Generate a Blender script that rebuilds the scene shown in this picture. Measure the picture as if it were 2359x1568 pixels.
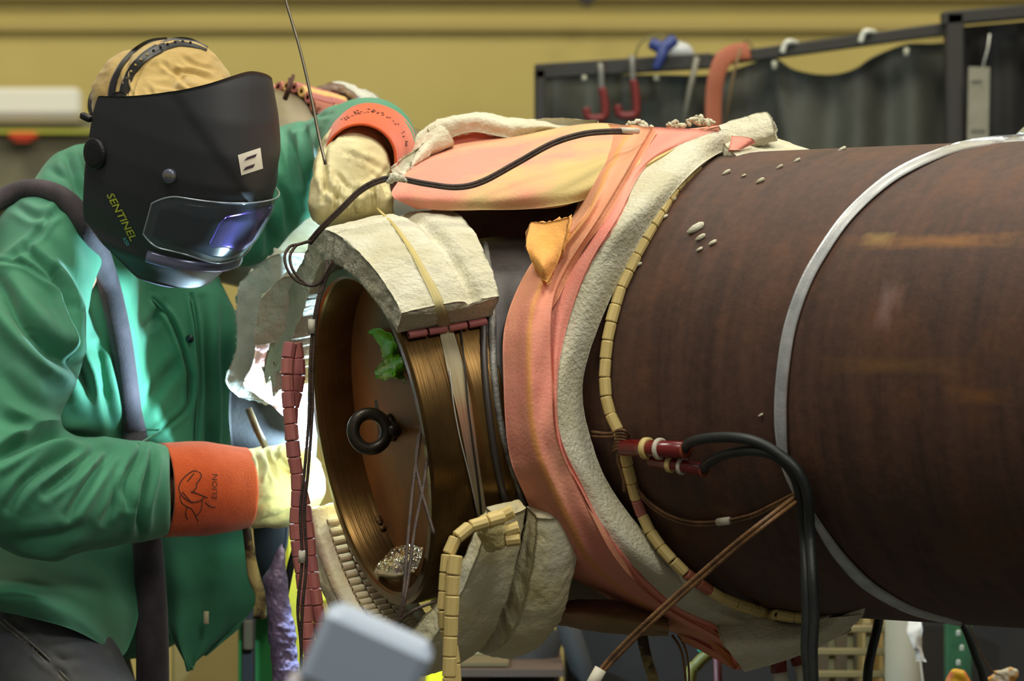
import bpy, math, random
import numpy as np
from mathutils import Vector, Matrix
from mathutils.bvhtree import BVHTree
from mathutils import noise as mnoise
for o in list(bpy.data.objects): bpy.data.objects.remove(o)
SC = bpy.context.scene
COL = SC.collection
random.seed(7); np.random.seed(7)
# ---------------------------------------------------------------- camera, world, lights, exposure
S = .00062; D = 5.5; ZC = 1.3            # metres per pixel at distance D; camera height
cd = bpy.data.cameras.new('camera'); cam = bpy.data.objects.new('camera', cd); COL.objects.link(cam)
cam.location = (0, -D, ZC); cam.rotation_euler = (math.pi/2, 0, 0)
cd.sensor_width = 36; cd.lens = 36*D/(2359*S); cd.clip_end = 60; cd.clip_start = .1
cd.dof.use_dof = True; cd.dof.focus_distance = D-.02; cd.dof.aperture_fstop = 5.6
SC.camera = cam
SC.view_settings.view_transform = 'Standard'; SC.view_settings.look = 'None'
SC.view_settings.exposure = 0.0; SC.view_settings.gamma = 1.0; SC.view_settings.use_curve_mapping = False
w = bpy.data.worlds.new('hall'); SC.world = w; w.use_nodes = True
bg = w.node_tree.nodes['Background']; bg.inputs[0].default_value = (.95, .93, .80, 1); bg.inputs[1].default_value = .17

def area(name, loc, size, power, col, target=(0, 0, 1.2), sy=None):
    l = bpy.data.lights.new(name, 'AREA'); l.shape = 'RECTANGLE'; l.size = size; l.size_y = sy or size
    l.energy = power; l.color = col
    o = bpy.data.objects.new(name, l); COL.objects.link(o); o.location = loc
    o.rotation_euler = (Vector(target)-Vector(loc)).to_track_quat('-Z', 'Y').to_euler()
    return o
area('high_bay_lamp', (-1.2, -1.6, 5.2), 1.2, 104, (1, .96, .84), (-.3, 0, 1.2))
area('high_bay_lamp', (1.9, -.6, 5.2), 1.2, 122, (1, .96, .84), (.5, 0, 1.2))
area('high_bay_lamp', (1.3, -4.6, 5.0), 1.3, 95, (1, .96, .86), (.2, 0, 1.2))
area('high_bay_lamp', (.2, 1.6, 5.4), 1.4, 62, (1, .95, .8), (.2, .3, 1.2))
area('high_bay_lamp', (-3, 3.5, 6.5), 2.0, 185, (1, .94, .76), (-2, 8, 2.0))
area('high_bay_lamp', (3, 3.5, 6.5), 2.0, 185, (1, .94, .76), (2.5, 8, 2.0))

def P(px, py, Y=0.0):
    k = S*(D+Y)/D
    return Vector(((px-1179.5)*k, Y, ZC-(py-784)*k))
def pix(v):
    v = np.asarray(v); k = D/((D+v[..., 1])*S)
    return np.stack([v[..., 0]*k+1179.5, 784-(v[..., 2]-ZC)*k], -1)

l = bpy.data.lights.new('welding_arc', 'POINT'); l.energy = 38; l.color = (.50, .78, 1.0); l.shadow_soft_size = .008
arc = bpy.data.objects.new('welding_arc', l); COL.objects.link(arc); arc.location = P(756, 1052, .378)

# ---------------------------------------------------------------- helpers
def lin(h):
    if isinstance(h, str):
        h = h.lstrip('#'); c = [int(h[i:i+2], 16)/255 for i in (0, 2, 4)]
    else: c = [x/255 for x in h]
    return tuple(x/12.92 if x <= .04045 else ((x+.055)/1.055)**2.4 for x in c)+(1,)
def new_mat(name):
    m = bpy.data.materials.new(name); m.use_nodes = True
    nt = m.node_tree; return m, nt, nt.nodes['Principled BSDF']
def noise_node(nt, scale, detail=4, rough=.55, coord='Object', map_scale=None, dist=0):
    tc = nt.nodes.new('ShaderNodeTexCoord'); n = nt.nodes.new('ShaderNodeTexNoise')
    n.inputs['Scale'].default_value = scale; n.inputs['Detail'].default_value = detail
    n.inputs['Roughness'].default_value = rough; n.inputs['Distortion'].default_value = dist
    if map_scale:
        mp = nt.nodes.new('ShaderNodeMapping'); mp.inputs['Scale'].default_value = map_scale
        nt.links.new(tc.outputs[coord], mp.inputs[0]); nt.links.new(mp.outputs[0], n.inputs['Vector'])
    else: nt.links.new(tc.outputs[coord], n.inputs['Vector'])
    return n.outputs['Fac']
def ramp(nt, fac, stops):
    r = nt.nodes.new('ShaderNodeValToRGB'); e = r.color_ramp.elements
    while len(e) < len(stops): e.new(.5)
    for el, (p, c) in zip(e, stops):
        el.position = p; el.color = c if isinstance(c, tuple) and len(c) == 4 else lin(c)
    nt.links.new(fac, r.inputs[0]); return r.outputs[0]
def mix(nt, fac, a, b, mode='MIX'):
    m = nt.nodes.new('ShaderNodeMix'); m.data_type = 'RGBA'; m.blend_type = mode
    for s, v in ((m.inputs[0], fac), (m.inputs[6], a), (m.inputs[7], b)):
        if isinstance(v, (int, float, tuple)): s.default_value = v
        else: nt.links.new(v, s)
    return m.outputs[2]
def M(name, col, rough=.7, metal=0, col2=None, ns=8, nd=4, lo=.35, hi=.65, bump=0, bs=60, bd=3, coord='Object',
      ms=None, bms=None, col3=None, ns3=3, lo3=.5, hi3=.62, spec=.5, sheen=0, dist=0, bdist=.004, **kw):
    m, nt, b = new_mat(name)
    b.inputs['Roughness'].default_value = rough; b.inputs['Metallic'].default_value = metal
    b.inputs['Specular IOR Level'].default_value = spec
    if sheen: b.inputs['Sheen Weight'].default_value = sheen
    c = lin(col)
    if col2:
        c = ramp(nt, noise_node(nt, ns, nd, coord=coord, map_scale=ms, dist=dist), [(lo, lin(col)), (hi, lin(col2))])
    if col3:
        f = ramp(nt, noise_node(nt, ns3, 5, .65, coord=coord), [(lo3, (0, 0, 0, 1)), (hi3, (1, 1, 1, 1))])
        c = mix(nt, f, c, lin(col3))
    if isinstance(c, tuple): b.inputs['Base Color'].default_value = c
    else: nt.links.new(c, b.inputs['Base Color'])
    if bump:
        bn = nt.nodes.new('ShaderNodeBump'); bn.inputs['Strength'].default_value = bump; bn.inputs['Distance'].default_value = bdist
        nt.links.new(noise_node(nt, bs, bd, coord=coord, map_scale=bms), bn.inputs['Height'])
        nt.links.new(bn.outputs[0], b.inputs['Normal'])
    return m

def thing(name, label, cat, loc=(0, 0, 0), group=None, kind=None):
    o = bpy.data.objects.new(name, None); COL.objects.link(o); o.empty_display_size = .05
    o.location = loc; tag(o, label, cat, group, kind); return o
def tag(o, label=None, cat=None, group=None, kind=None):
    if label: o['label'] = label
    if cat: o['category'] = cat
    if group: o['group'] = group
    if kind: o['kind'] = kind
    return o
def chain_loc(p):
    v = Vector((0, 0, 0))
    while p is not None: v += p.location; p = p.parent
    return v
def mk(name, verts, faces, mat, parent=None, smooth=True, uvs=None, label=None):
    """one mesh object from world-space vertices; its origin goes to the base of the part"""
    v = np.array([tuple(x) for x in verts] if not isinstance(verts, np.ndarray) else verts, dtype=float)
    org = (v.min(0)+v.max(0))/2; org[2] = v[:, 2].min()
    me = bpy.data.meshes.new(name)
    me.from_pydata((v-org).tolist(), [], faces.tolist() if isinstance(faces, np.ndarray) else faces)
    me.update()
    if smooth: me.polygons.foreach_set('use_smooth', [True]*len(me.polygons))
    if uvs is not None:
        ul = me.uv_layers.new(name='UVMap'); idx = np.zeros(len(me.loops), int); me.loops.foreach_get('vertex_index', idx)
        ul.data.foreach_set('uv', np.asarray(uvs, float)[idx].ravel())
    for m in (mat if isinstance(mat, (list, tuple)) else [mat]): me.materials.append(m)
    o = bpy.data.objects.new(name, me); COL.objects.link(o)
    o.location = org
    if parent is not None:
        o.parent = parent; o.location = Vector(org)-chain_loc(parent)
    if label: o['label'] = label
    return o
def put(o, parent):
    """parent an object whose location is in world space"""
    o.parent = parent; o.location = o.location-chain_loc(parent); return o
class B:
    """collects shapes into one mesh"""
    def __init__(s): s.v = []; s.f = []
    def add(s, v, f):
        n = len(s.v); s.v += [tuple(x) for x in v]; s.f += [tuple(int(i)+n for i in q) for q in f]; return s
    def out(s, name, mat, parent=None, smooth=True, label=None): return mk(name, s.v, s.f, mat, parent, smooth, label=label)
def sharp(o, deg=35):
    o.data.set_sharp_from_angle(angle=math.radians(deg)); return o
def cr(pts, n=8, closed=False):
    """Catmull-Rom resample, n steps per span"""
    p = np.array([tuple(x) for x in pts], float); m = len(p); out = []
    for i in range(m if closed else m-1):
        g = lambda j: p[j % m] if closed else (p[j] if 0 <= j < m else (2*p[0]-p[1] if j < 0 else 2*p[-1]-p[-2]))
        a, b, c, d = g(i-1), g(i), g(i+1), g(i+2)
        for k in range(n):
            t = k/n
            out.append(.5*((2*b)+(c-a)*t+(2*a-5*b+4*c-d)*t*t+(3*b-a-3*c+d)*t**3))
    if not closed: out.append(p[-1])
    return np.array(out)
def resample(p, step=None, n=None):
    p = np.asarray(p, float); d = np.r_[0, np.cumsum(np.linalg.norm(np.diff(p, axis=0), axis=1))]
    if n is None: n = max(2, int(round(d[-1]/step))+1)
    t = np.linspace(0, d[-1], n); return np.stack([np.interp(t, d, p[:, k]) for k in range(p.shape[1])], 1)
def tube(pts, r, seg=8, cap=True, flat=None, up=None):
    """swept tube; r may be a list; flat=(a,b) gives an elliptic section relative to `up`"""
    p = np.asarray([tuple(x) for x in pts], float); n = len(p)
    r = np.full(n, r) if np.isscalar(r) else np.interp(np.linspace(0, 1, n), np.linspace(0, 1, len(r)), r)
    T = np.gradient(p, axis=0); T /= np.linalg.norm(T, axis=1)[:, None]+1e-12
    u = np.array(up if up is not None else (0, 0, 1.), float)
    if abs(T[0]@u) > .9 and up is None: u = np.array((0, 1., 0))
    vs = []; a, b = flat or (1, 1)
    for i in range(n):
        if up is not None and not isinstance(up, tuple): pass
        u = u-T[i]*(u@T[i]); u /= np.linalg.norm(u)+1e-12; w_ = np.cross(T[i], u)
        for k in range(seg):
            an = 2*math.pi*k/seg; vs.append(p[i]+r[i]*(a*math.cos(an)*u+b*math.sin(an)*w_))
    f = [(i*seg+k, i*seg+(k+1) % seg, (i+1)*seg+(k+1) % seg, (i+1)*seg+k) for i in range(n-1) for k in range(seg)]
    if cap: f += [tuple(range(seg))[::-1], tuple((n-1)*seg+k for k in range(seg))]
    return vs, f
def box(c, size, ax=None, bevel=0):
    c = np.array(c, float); X, Y, Z = (np.eye(3) if ax is None else np.array([tuple(a) for a in ax], float))
    s = np.array(size)/2; vs = []; f = []
    if bevel == 0:
        for i in (-1, 1):
            for j in (-1, 1):
                for k in (-1, 1): vs.append(c+i*s[0]*X+j*s[1]*Y+k*s[2]*Z)
        return vs, [(0, 1, 3, 2), (4, 6, 7, 5), (0, 4, 5, 1), (2, 3, 7, 6), (0, 2, 6, 4), (1, 5, 7, 3)]
    e = bevel; prof = [(-s[2], e), (-s[2]+e, 0), (s[2]-e, 0), (s[2], e)]
    for z, q in prof:
        a_, b_ = s[0]-q, s[1]-q
        for x, y in ((a_, b_-e), (a_-e, b_), (-a_+e, b_), (-a_, b_-e), (-a_, -b_+e), (-a_+e, -b_), (a_-e, -b_), (a_, -b_+e)):
            vs.append(c+x*X+y*Y+z*Z)
    for i in range(3): f += [(i*8+k, i*8+(k+1) % 8, i*8+8+(k+1) % 8, i*8+8+k) for k in range(8)]
    return vs, f+[tuple(range(8))[::-1], tuple(range(24, 32))]
def N3(p, s=1.0, seed=0):
    """vectorised smooth value noise in -1..1"""
    p = np.asarray(p, float)*s+seed*17.31; i = np.floor(p).astype(np.int64); f = p-i; f = f*f*(3-2*f)
    def h(a, b, c):
        n = (a*374761393+b*668265263+c*2147483647+seed*974711) & 0x7fffffff
        n = (n ^ (n >> 13))*1274126177 & 0x7fffffff; n = (n ^ (n >> 16)) & 0xffff
        return n/32767.5-1
    r = 0
    for a in (0, 1):
        for b in (0, 1):
            for c in (0, 1):
                r = r+h(i[..., 0]+a, i[..., 1]+b, i[..., 2]+c)*(f[..., 0] if a else 1-f[..., 0])*(f[..., 1] if b else 1-f[..., 1])*(f[..., 2] if c else 1-f[..., 2])
    return r
def fbm(p, s=1.0, o=4, seed=0):
    r = 0; a = 1
    for k in range(o): r = r+a*N3(p, s*2**k, seed+k); a *= .5
    return r/1.6
def grid_eval(ctrl, nu, nv):
    """Catmull-Rom surface through a grid of control points -> (nu, nv, dim)"""
    c = np.array([[tuple(q) for q in row] for row in ctrl], float); a, b, d = c.shape
    def ax(c, n):
        m = c.shape[0]; out = []
        for t in np.linspace(0, m-1, n):
            i = min(int(t), m-2); f = t-i
            g = lambda j: c[j] if 0 <= j < m else (2*c[0]-c[1] if j < 0 else 2*c[-1]-c[-2])
            A, B_, C, E = g(i-1), g(i), g(i+1), g(i+2)
            out.append(.5*((2*B_)+(C-A)*f+(2*A-5*B_+4*C-E)*f*f+(3*B_-A-3*C+E)*f**3))
        return np.array(out)
    g = ax(c, nu); return ax(g.transpose(1, 0, 2), nv).transpose(1, 0, 2)
def gnormals(g):
    du = np.gradient(g, axis=0); dv = np.gradient(g, axis=1); n = np.cross(du, dv)
    return n/(np.linalg.norm(n, axis=2)[..., None]+1e-12)
def slab(g, thick, rag=0, bump=0, bsc=60, rim=4, rs=90, seed=1, toward=None, puff=.0):
    """closed soft slab: g = outer surface grid, offset inwards by thick (scalar or array)"""
    g = g.copy(); nu, nv, _ = g.shape; n = gnormals(g)
    if toward is not None:
        if (n*(np.array(tuple(toward))-g)).sum() < 0: n = -n; flip = True
        else: flip = False
    else: flip = False
    if np.isscalar(thick): thick = np.full((nu, nv), thick)
    if bump: g = g+n*(bump*fbm(g, bsc, 4, seed))[..., None]
    inner = g-n*thick[..., None]
    loop = [(i, 0) for i in range(nu)]+[(nu-1, j) for j in range(1, nv)]+[(i, nv-1) for i in range(nu-2, -1, -1)]+[(0, j) for j in range(nv-2, 0, -1)]
    V = list(g.reshape(-1, 3)); F = []
    ID = lambda i, j: i*nv+j
    for i in range(nu-1):
        for j in range(nv-1):
            q = (ID(i, j), ID(i+1, j), ID(i+1, j+1), ID(i, j+1)); F.append(q if not flip else q[::-1])
    base = len(V); V += list(inner.reshape(-1, 3))
    for i in range(nu-1):
        for j in range(nv-1):
            q = (base+ID(i, j), base+ID(i, j+1), base+ID(i+1, j+1), base+ID(i+1, j)); F.append(q if not flip else q[::-1])
    cen = lambda i, j: (g[i, j]-g[min(max(i, 1), nu-2), min(max(j, 1), nv-2)])
    rows = [[ID(i, j) for i, j in loop]]
    Lp = len(loop)
    for k in range(1, rim+1):
        t = k/(rim+1); row = []
        for (i, j) in loop:
            o = cen(i, j); o = o/(np.linalg.norm(o)+1e-9)
            p = g[i, j]*(1-t)+inner[i, j]*t+o*(puff*math.sin(math.pi*t))
            if rag: p = p+o*rag*float(abs(fbm(p[None]*1.0, rs, 4, seed+5)[0]))*1.2
            row.append(len(V)); V.append(p)
        rows.append(row)
    rows.append([base+ID(i, j) for i, j in loop])
    for a, b in zip(rows[:-1], rows[1:]):
        for k in range(Lp):
            q = (a[k], b[k], b[(k+1) % Lp], a[(k+1) % Lp]); F.append(q if flip else q[::-1])
    return np.array(V), [tuple(q) for q in F]
# signed-distance modelling: smooth union of tapered capsules, meshed with surface nets
def sdf_mesh(prims, vox=.006, k=.02, pad=.03, cut=None):
    P_ = []
    for q in prims: P_.append((np.array(tuple(q[0])), np.array(tuple(q[1])), q[2], q[3], q[4] if len(q) > 4 else (1, 1, 1)))
    lo = np.min([np.minimum(a, b)-max(ra, rb) for a, b, ra, rb, s in P_], 0)-pad
    hi = np.max([np.maximum(a, b)+max(ra, rb) for a, b, ra, rb, s in P_], 0)+pad
    n = np.ceil((hi-lo)/vox).astype(int)+1
    X, Y, Z = np.meshgrid(*[(lo[i]+vox*np.arange(n[i])).astype(np.float32) for i in range(3)], indexing='ij')
    d = None
    for a, b, ra, rb, s in P_:
        s = np.array(s, float); A = a/s; Bv = (b-a)/s; L = max(float(Bv@Bv), 1e-9)
        x, y, z = X/s[0]-A[0], Y/s[1]-A[1], Z/s[2]-A[2]
        h = np.clip((x*Bv[0]+y*Bv[1]+z*Bv[2])/L, 0, 1)
        e = np.sqrt((x-Bv[0]*h)**2+(y-Bv[1]*h)**2+(z-Bv[2]*h)**2)-(ra+(rb-ra)*h)
        if d is None: d = e
        else:
            hh = np.clip(.5+.5*(e-d)/k, 0, 1); d = e*(1-hh)+d*hh-k*hh*(1-hh)
    if cut is not None: d = np.maximum(d, cut(X, Y, Z))
    s = d < 0
    c = np.zeros(tuple(np.array(s.shape)-1), np.uint8)
    for i in (0, 1):
        for j in (0, 1):
            for m in (0, 1): c += s[i:s.shape[0]-1+i, j:s.shape[1]-1+j, m:s.shape[2]-1+m]
    act = np.argwhere((c > 0) & (c < 8)); idx = -np.ones(c.shape, np.int64); idx[tuple(act.T)] = np.arange(len(act))
    acc = np.zeros((len(act), 3)); cnt = np.zeros(len(act))
    cs = [(i, j, m) for i in (0, 1) for j in (0, 1) for m in (0, 1)]
    for p in cs:
        for q in cs:
            if sum(q)-sum(p) == 1 and all(q[t] >= p[t] for t in range(3)):
                dp = d[tuple((act+p).T)]; dq = d[tuple((act+q).T)]; m_ = (dp < 0) != (dq < 0)
                t = np.where(m_, dp/(dp-dq+1e-12), 0)
                acc += np.where(m_[:, None], np.array(p)+t[:, None]*(np.array(q)-np.array(p)), 0); cnt += m_
    V = lo+vox*(act+acc/np.maximum(cnt, 1)[:, None]); F = []
    for ax in range(3):
        sl0 = [slice(None)]*3; sl1 = [slice(None)]*3; sl0[ax] = slice(0, -1); sl1[ax] = slice(1, None)
        a0 = s[tuple(sl0)]; a1 = s[tuple(sl1)]
        u, v = (ax+1) % 3, (ax+2) % 3
        e = np.argwhere(a0 != a1); e = e[(e[:, u] > 0) & (e[:, v] > 0) & (e[:, u] < c.shape[u]) & (e[:, v] < c.shape[v])]
        du = np.zeros(3, int); du[u] = 1; dv = np.zeros(3, int); dv[v] = 1
        q = np.stack([idx[tuple((e-du-dv).T)], idx[tuple((e-dv).T)], idx[tuple(e.T)], idx[tuple((e-du).T)]], 1)
        ins = a0[tuple(e.T)]; q = np.where(ins[:, None], q, q[:, ::-1]); F.append(q)
    return V, np.concatenate(F)
def subdiv(V, F, lv=1):
    me = bpy.data.meshes.new('t'); me.from_pydata(V.tolist(), [], F.tolist() if isinstance(F, np.ndarray) else F)
    o = bpy.data.objects.new('t', me); COL.objects.link(o); m = o.modifiers.new('s', 'SUBSURF'); m.levels = lv
    dg = bpy.context.evaluated_depsgraph_get(); ev = o.evaluated_get(dg).to_mesh()
    v = np.zeros(len(ev.vertices)*3); ev.vertices.foreach_get('co', v); f = np.array([tuple(p.vertices) for p in ev.polygons])
    bpy.data.objects.remove(o); bpy.data.meshes.remove(me); return v.reshape(-1, 3), f
def vnorm(V, F):
    F = np.asarray(F); n = np.cross(V[F[:, 2]]-V[F[:, 0]], V[F[:, 3]]-V[F[:, 1]]); o = np.zeros_like(V)
    for k in range(4): np.add.at(o, F[:, k], n)
    return o/(np.linalg.norm(o, axis=1)[:, None]+1e-12)
def pdist(q, line):
    """distance of 2-D points q to a polyline, and position 0..1 along it"""
    line = np.asarray(line, float); best = np.full(len(q), 1e9); tt = np.zeros(len(q)); side = np.zeros(len(q))
    L = np.r_[0, np.cumsum(np.linalg.norm(np.diff(line, axis=0), axis=1))]
    for i in range(len(line)-1):
        a = line[i]; b = line[i+1]-a; h = np.clip(((q-a)@b)/(b@b+1e-9), 0, 1); r = q-a-h[:, None]*b; d = np.linalg.norm(r, axis=1)
        m = d < best; best[m] = d[m]; tt[m] = ((L[i]+h*(L[i+1]-L[i]))/L[-1])[m]; side[m] = np.sign(b[0]*r[:, 1]-b[1]*r[:, 0])[m]
    return best, tt, side
def crease(V, F, folds, face=-1):
    """press cloth folds (pixel polyline, width px, depth m) into the camera-facing side of a mesh"""
    n = vnorm(V, F); q = pix(V); fc = np.clip(-n[:, 1]*1.6+.15, 0, 1); disp = np.zeros(len(V))
    for ln, wd, dp in folds:
        ln = cr(ln, 6); d, t, s = pdist(q, ln); env = np.sin(np.pi*np.clip(t*.94+.03, 0, 1))**.6
        disp -= dp*np.exp(-(d/wd)**2)*env
        disp += dp*.55*np.exp(-((d-2.0*wd)/(1.2*wd))**2)*env
    return V+n*(disp*fc)[:, None]
# ---------------------------------------------------------------- the setting
EY = np.array((0, -D, ZC))
wall_m = M('yellow_wall', (190, 174, 104), .85, col2=(178, 161, 94), ns=1.2, nd=3, bump=.1, bs=30)
def struct(name, v, f, m):
    o = mk(name, v, f, m, smooth=False); o['kind'] = 'structure'; return o
YW = 7.0
struct('wall_back', *box((0, YW+.1, 3), (14, .2, 6)), wall_m)
struct('floor', *box((0, 2, -.05), (14, 12, .1)), M('floor_concrete', (70, 66, 58), .7, col2=(52, 48, 42), ns=3, bump=.1))
struct('trim_1', *box(P(1180, -32, YW-.02)[:], (14, .04, .085), None), M('beam_paint', (150, 134, 78), .8))
struct('trim_2', *box(P(-400, 372, YW-.12)[:], (2.2, .2, .27), None), M('wall_grey_band', (128, 124, 98), .8, col2=(112, 108, 84), ns=2))
struct('trim_3', *box(P(-400, 303, YW-.25)[:], (2.2, .04, .012), None), M('wall_lime_stripe', (176, 178, 62), .7))
struct('trim_4', *box(P(1180, 60, YW-.01)[:], (14, .03, .03), None), M('wall_rib', (168, 150, 88), .8))
o = thing('wall_lamp', 'long white glowing light panel on the back wall left of the welder', 'lamp', P(40, 262, YW-.2))
lm, nt, b = new_mat('lamp_glow'); b.inputs['Base Color'].default_value = lin((196, 192, 172)); b.inputs['Emission Color'].default_value = lin((250, 250, 232)); b.inputs['Emission Strength'].default_value = .22
mk('diffuser', *box(P(20, 235, YW-.2)[:], (.46, .1, .085), None, .01), lm, o, False)
mk('housing', *box(P(20, 277, YW-.2)[:], (.47, .1, .02), None), M('lamp_housing', (150, 140, 110), .6), o, False)
o = B().add(*box(P(54, 313, YW-.3)[:], (.085, .06, .02), None, .004)).add(*box(P(54, 321, YW-.3)[:], (.05, .05, .015), None)).out('wall_marker', M('marker_red', (205, 62, 20), .6), smooth=False)
tag(o, 'small red marker tag hanging on the lime stripe of the far wall', 'sign')
o = B().add(*box(P(1352, -8, YW-.4)[:], (.05, .05, .05), None, .008)).add(*box(P(1352, 4, YW-.4)[:], (.02, .03, .03), None)).out('ceiling_hook', M('hook_dark', (60, 56, 50), .6), smooth=False)
tag(o, 'small dark fitting on the yellow wall at the top edge', 'hook')

# ---------------------------------------------------------------- pipework
a1 = Vector((.921, .350, .165)).normalized()
C1 = P(850, 1004, .05); R1 = .249
al = math.radians(43); a2 = Vector((math.cos(al), -math.sin(al), 0.0)); R2 = .334
Mx = P(1600, 877, .19)
def frame(a):
    u = Vector((0, 0, 1)); u = (u-a*u.dot(a)).normalized(); return u, a.cross(u)
def lathe(path, prof_r, seg=128, u=None):
    p = np.array([tuple(x) for x in path]); n = len(p); T = np.gradient(p, axis=0); T /= np.linalg.norm(T, axis=1)[:, None]
    u = np.array((0, 0, 1.)); L = np.r_[0, np.cumsum(np.linalg.norm(np.diff(p, axis=0), axis=1))]
    V = []; UV = []
    for i in range(n):
        u = u-T[i]*(u@T[i]); u /= np.linalg.norm(u); w_ = np.cross(T[i], u)
        for k in range(seg):
            an = 2*math.pi*k/seg; V.append(p[i]+prof_r[i]*(math.cos(an)*u+math.sin(an)*w_)); UV.append((L[i], an*R2))
    F = [(i*seg+k, i*seg+(k+1) % seg, (i+1)*seg+(k+1) % seg, (i+1)*seg+k) for i in range(n-1) for k in range(seg)]
    return V, F, UV
def turned(c, a, prof, seg=128, closed=False):
    u, w_ = frame(a); V = []; n = len(prof)
    for t, r in prof:
        for k in range(seg):
            an = 2*math.pi*k/seg; V.append(c+a*t+(u*math.cos(an)+w_*math.sin(an))*r)
    F = [(i*seg+k, i*seg+(k+1) % seg, ((i+1) % n)*seg+(k+1) % seg, ((i+1) % n)*seg+k) for i in range(n if closed else n-1) for k in range(seg)]
    return V, F
# rust steel with soft rings around the pipe; UV: x along the pipe, y around it (metres)
def rust(name, dark, mid, orange, marks=(), rough=.62, spec=.5):
    m, nt, b = new_mat(name)
    n1 = noise_node(nt, 1, 5, .6, 'UV', (34, 3.2, 1)); n2 = noise_node(nt, 9, 6, .65, 'UV', (1, .8, 1)); n3 = noise_node(nt, 60, 4, .6, 'UV')
    c = ramp(nt, n1, [(.3, lin(dark)), (.7, lin(mid))])
    f = ramp(nt, n2, [(.50, (0, 0, 0, 1)), (.78, (.75, .75, .75, 1))]); c = mix(nt, f, c, lin(orange))
    c = mix(nt, .35, c, ramp(nt, n3, [(.3, lin(dark)), (.7, lin(mid))]))
    tc = nt.nodes.new('ShaderNodeTexCoord')
    def mth(op, a, b_=None):
        q = nt.nodes.new('ShaderNodeMath'); q.operation = op; q.use_clamp = op in ('MULTIPLY',)
        for s, v in ((q.inputs[0], a), (q.inputs[1], b_)):
            if v is None: continue
            if isinstance(v, (int, float)): s.default_value = v
            else: nt.links.new(v, s)
        return q.outputs[0]
    if marks:
        sx = nt.nodes.new('ShaderNodeSeparateXYZ'); nt.links.new(tc.outputs['UV'], sx.inputs[0])
        nn = noise_node(nt, 45, 5, .7, 'UV'); nn2 = noise_node(nt, 14, 4, .7, 'UV')
        for (u0, v0, hu, hv, col, amt) in marks:
            du = mth('DIVIDE', mth('ABSOLUTE', mth('SUBTRACT', sx.outputs[0], u0)), hu); dv = mth('DIVIDE', mth('ABSOLUTE', mth('SUBTRACT', sx.outputs[1], v0)), hv)
            d_ = mth('MAXIMUM', du, dv); e = mth('SUBTRACT', mth('ADD', 1.35, mth('MULTIPLY', mth('SUBTRACT', nn2, .5), 1.0)), d_)
            e = mth('SUBTRACT', mth('ADD', e, nn), .75)
            r = nt.nodes.new('ShaderNodeMapRange'); r.inputs[1].default_value = 0; r.inputs[2].default_value = 1.1; r.inputs[4].default_value = amt
            nt.links.new(e, r.inputs[0]); c = mix(nt, r.outputs[0], c, lin(col))
    nt.links.new(c, b.inputs['Base Color'])
    rr = nt.nodes.new('ShaderNodeMapRange'); rr.inputs[3].default_value = rough-.1; rr.inputs[4].default_value = rough+.16; nt.links.new(n1, rr.inputs[0]); nt.links.new(rr.outputs[0], b.inputs['Roughness'])
    b.inputs['Specular IOR Level'].default_value = spec
    bn = nt.nodes.new('ShaderNodeBump'); bn.inputs['Strength'].default_value = .35; bn.inputs['Distance'].default_value = .002
    nt.links.new(n3, bn.inputs['Height']); nt.links.new(bn.outputs[0], b.inputs['Normal'])
    return m
def on_cyl(px, py, R, C, A):
    o = EY; d = np.array(P(px, py, 0))-o; d /= np.linalg.norm(d); A = np.array(A); w_ = o-np.array(C)
    dp = d-A*(d@A); wp = w_-A*(w_@A); a = dp@dp; b_ = 2*dp@wp; c = wp@wp-R*R; q = b_*b_-4*a*c
    t = (-b_-math.sqrt(max(q, 0)))/(2*a); return o+d*t
big_path = [Mx+a2*t for t in np.linspace(-.33, 2.6, 60)]
def uvpx(px, py):
    p = on_cyl(px, py, R2, Mx, a2); q = p-np.array(Mx); t = q@np.array(a2)+.33
    u, w_ = frame(a2); return t, (math.atan2(q@np.array(w_), q@np.array(u)) % (2*math.pi))*R2
mk_ = []
for (x0, y0, x1, y1, c, am) in ((1985, 555, 2350, 555, (150, 100, 45), .62), (1985, 550, 2060, 550, (165, 135, 70), .7), (1890, 845, 2230, 838, (112, 78, 34), .55), (2060, 650, 2080, 720, (120, 85, 70), .5), (2035, 640, 2050, 770, (140, 110, 105), .5), (2180, 912, 2330, 912, (125, 80, 30), .5), (1830, 560, 2100, 552, (96, 60, 34), .35)):
    u0, v0 = uvpx(x0, y0); u1, v1 = uvpx(x1, y1)
    mk_.append(((u0+u1)/2, (v0+v1)/2, max(abs(u1-u0)/2, .012), max(abs(v1-v0)/2, .012), c, am))
rust_m = rust('rusty_steel', (46, 30, 22), (88, 58, 44), (116, 70, 34), mk_)
neck_m = rust('dark_steel', (38, 33, 31), (66, 58, 54), (74, 52, 38), rough=.42, spec=.7)
pipe = thing('steel_pipe', 'large rusty brown steel pipe bending to a flanged open end under insulation wraps', 'pipe', (C1.x+.5, C1.y, C1.z-.4))
V, F, U = lathe(big_path, [R2]*60); main = mk('pipe_run', V, F, rust_m, pipe, uvs=U, label='rusty brown straight pipe run')
cv, cf = turned(big_path[0], a2, [(0, R2), (-.012, R2-.006), (-.03, R2-.05), (-.04, R2-.14), (-.044, .02)], 96)
V, F, U = lathe([C1+a1*t for t in np.linspace(.125, .86, 26)], [.2515]+[.254]*25); neck = mk('branch_neck', V, F, neck_m, pipe, uvs=U, label='dark steel branch neck')
mk('end_cap', cv, cf, neck_m, pipe)
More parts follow.
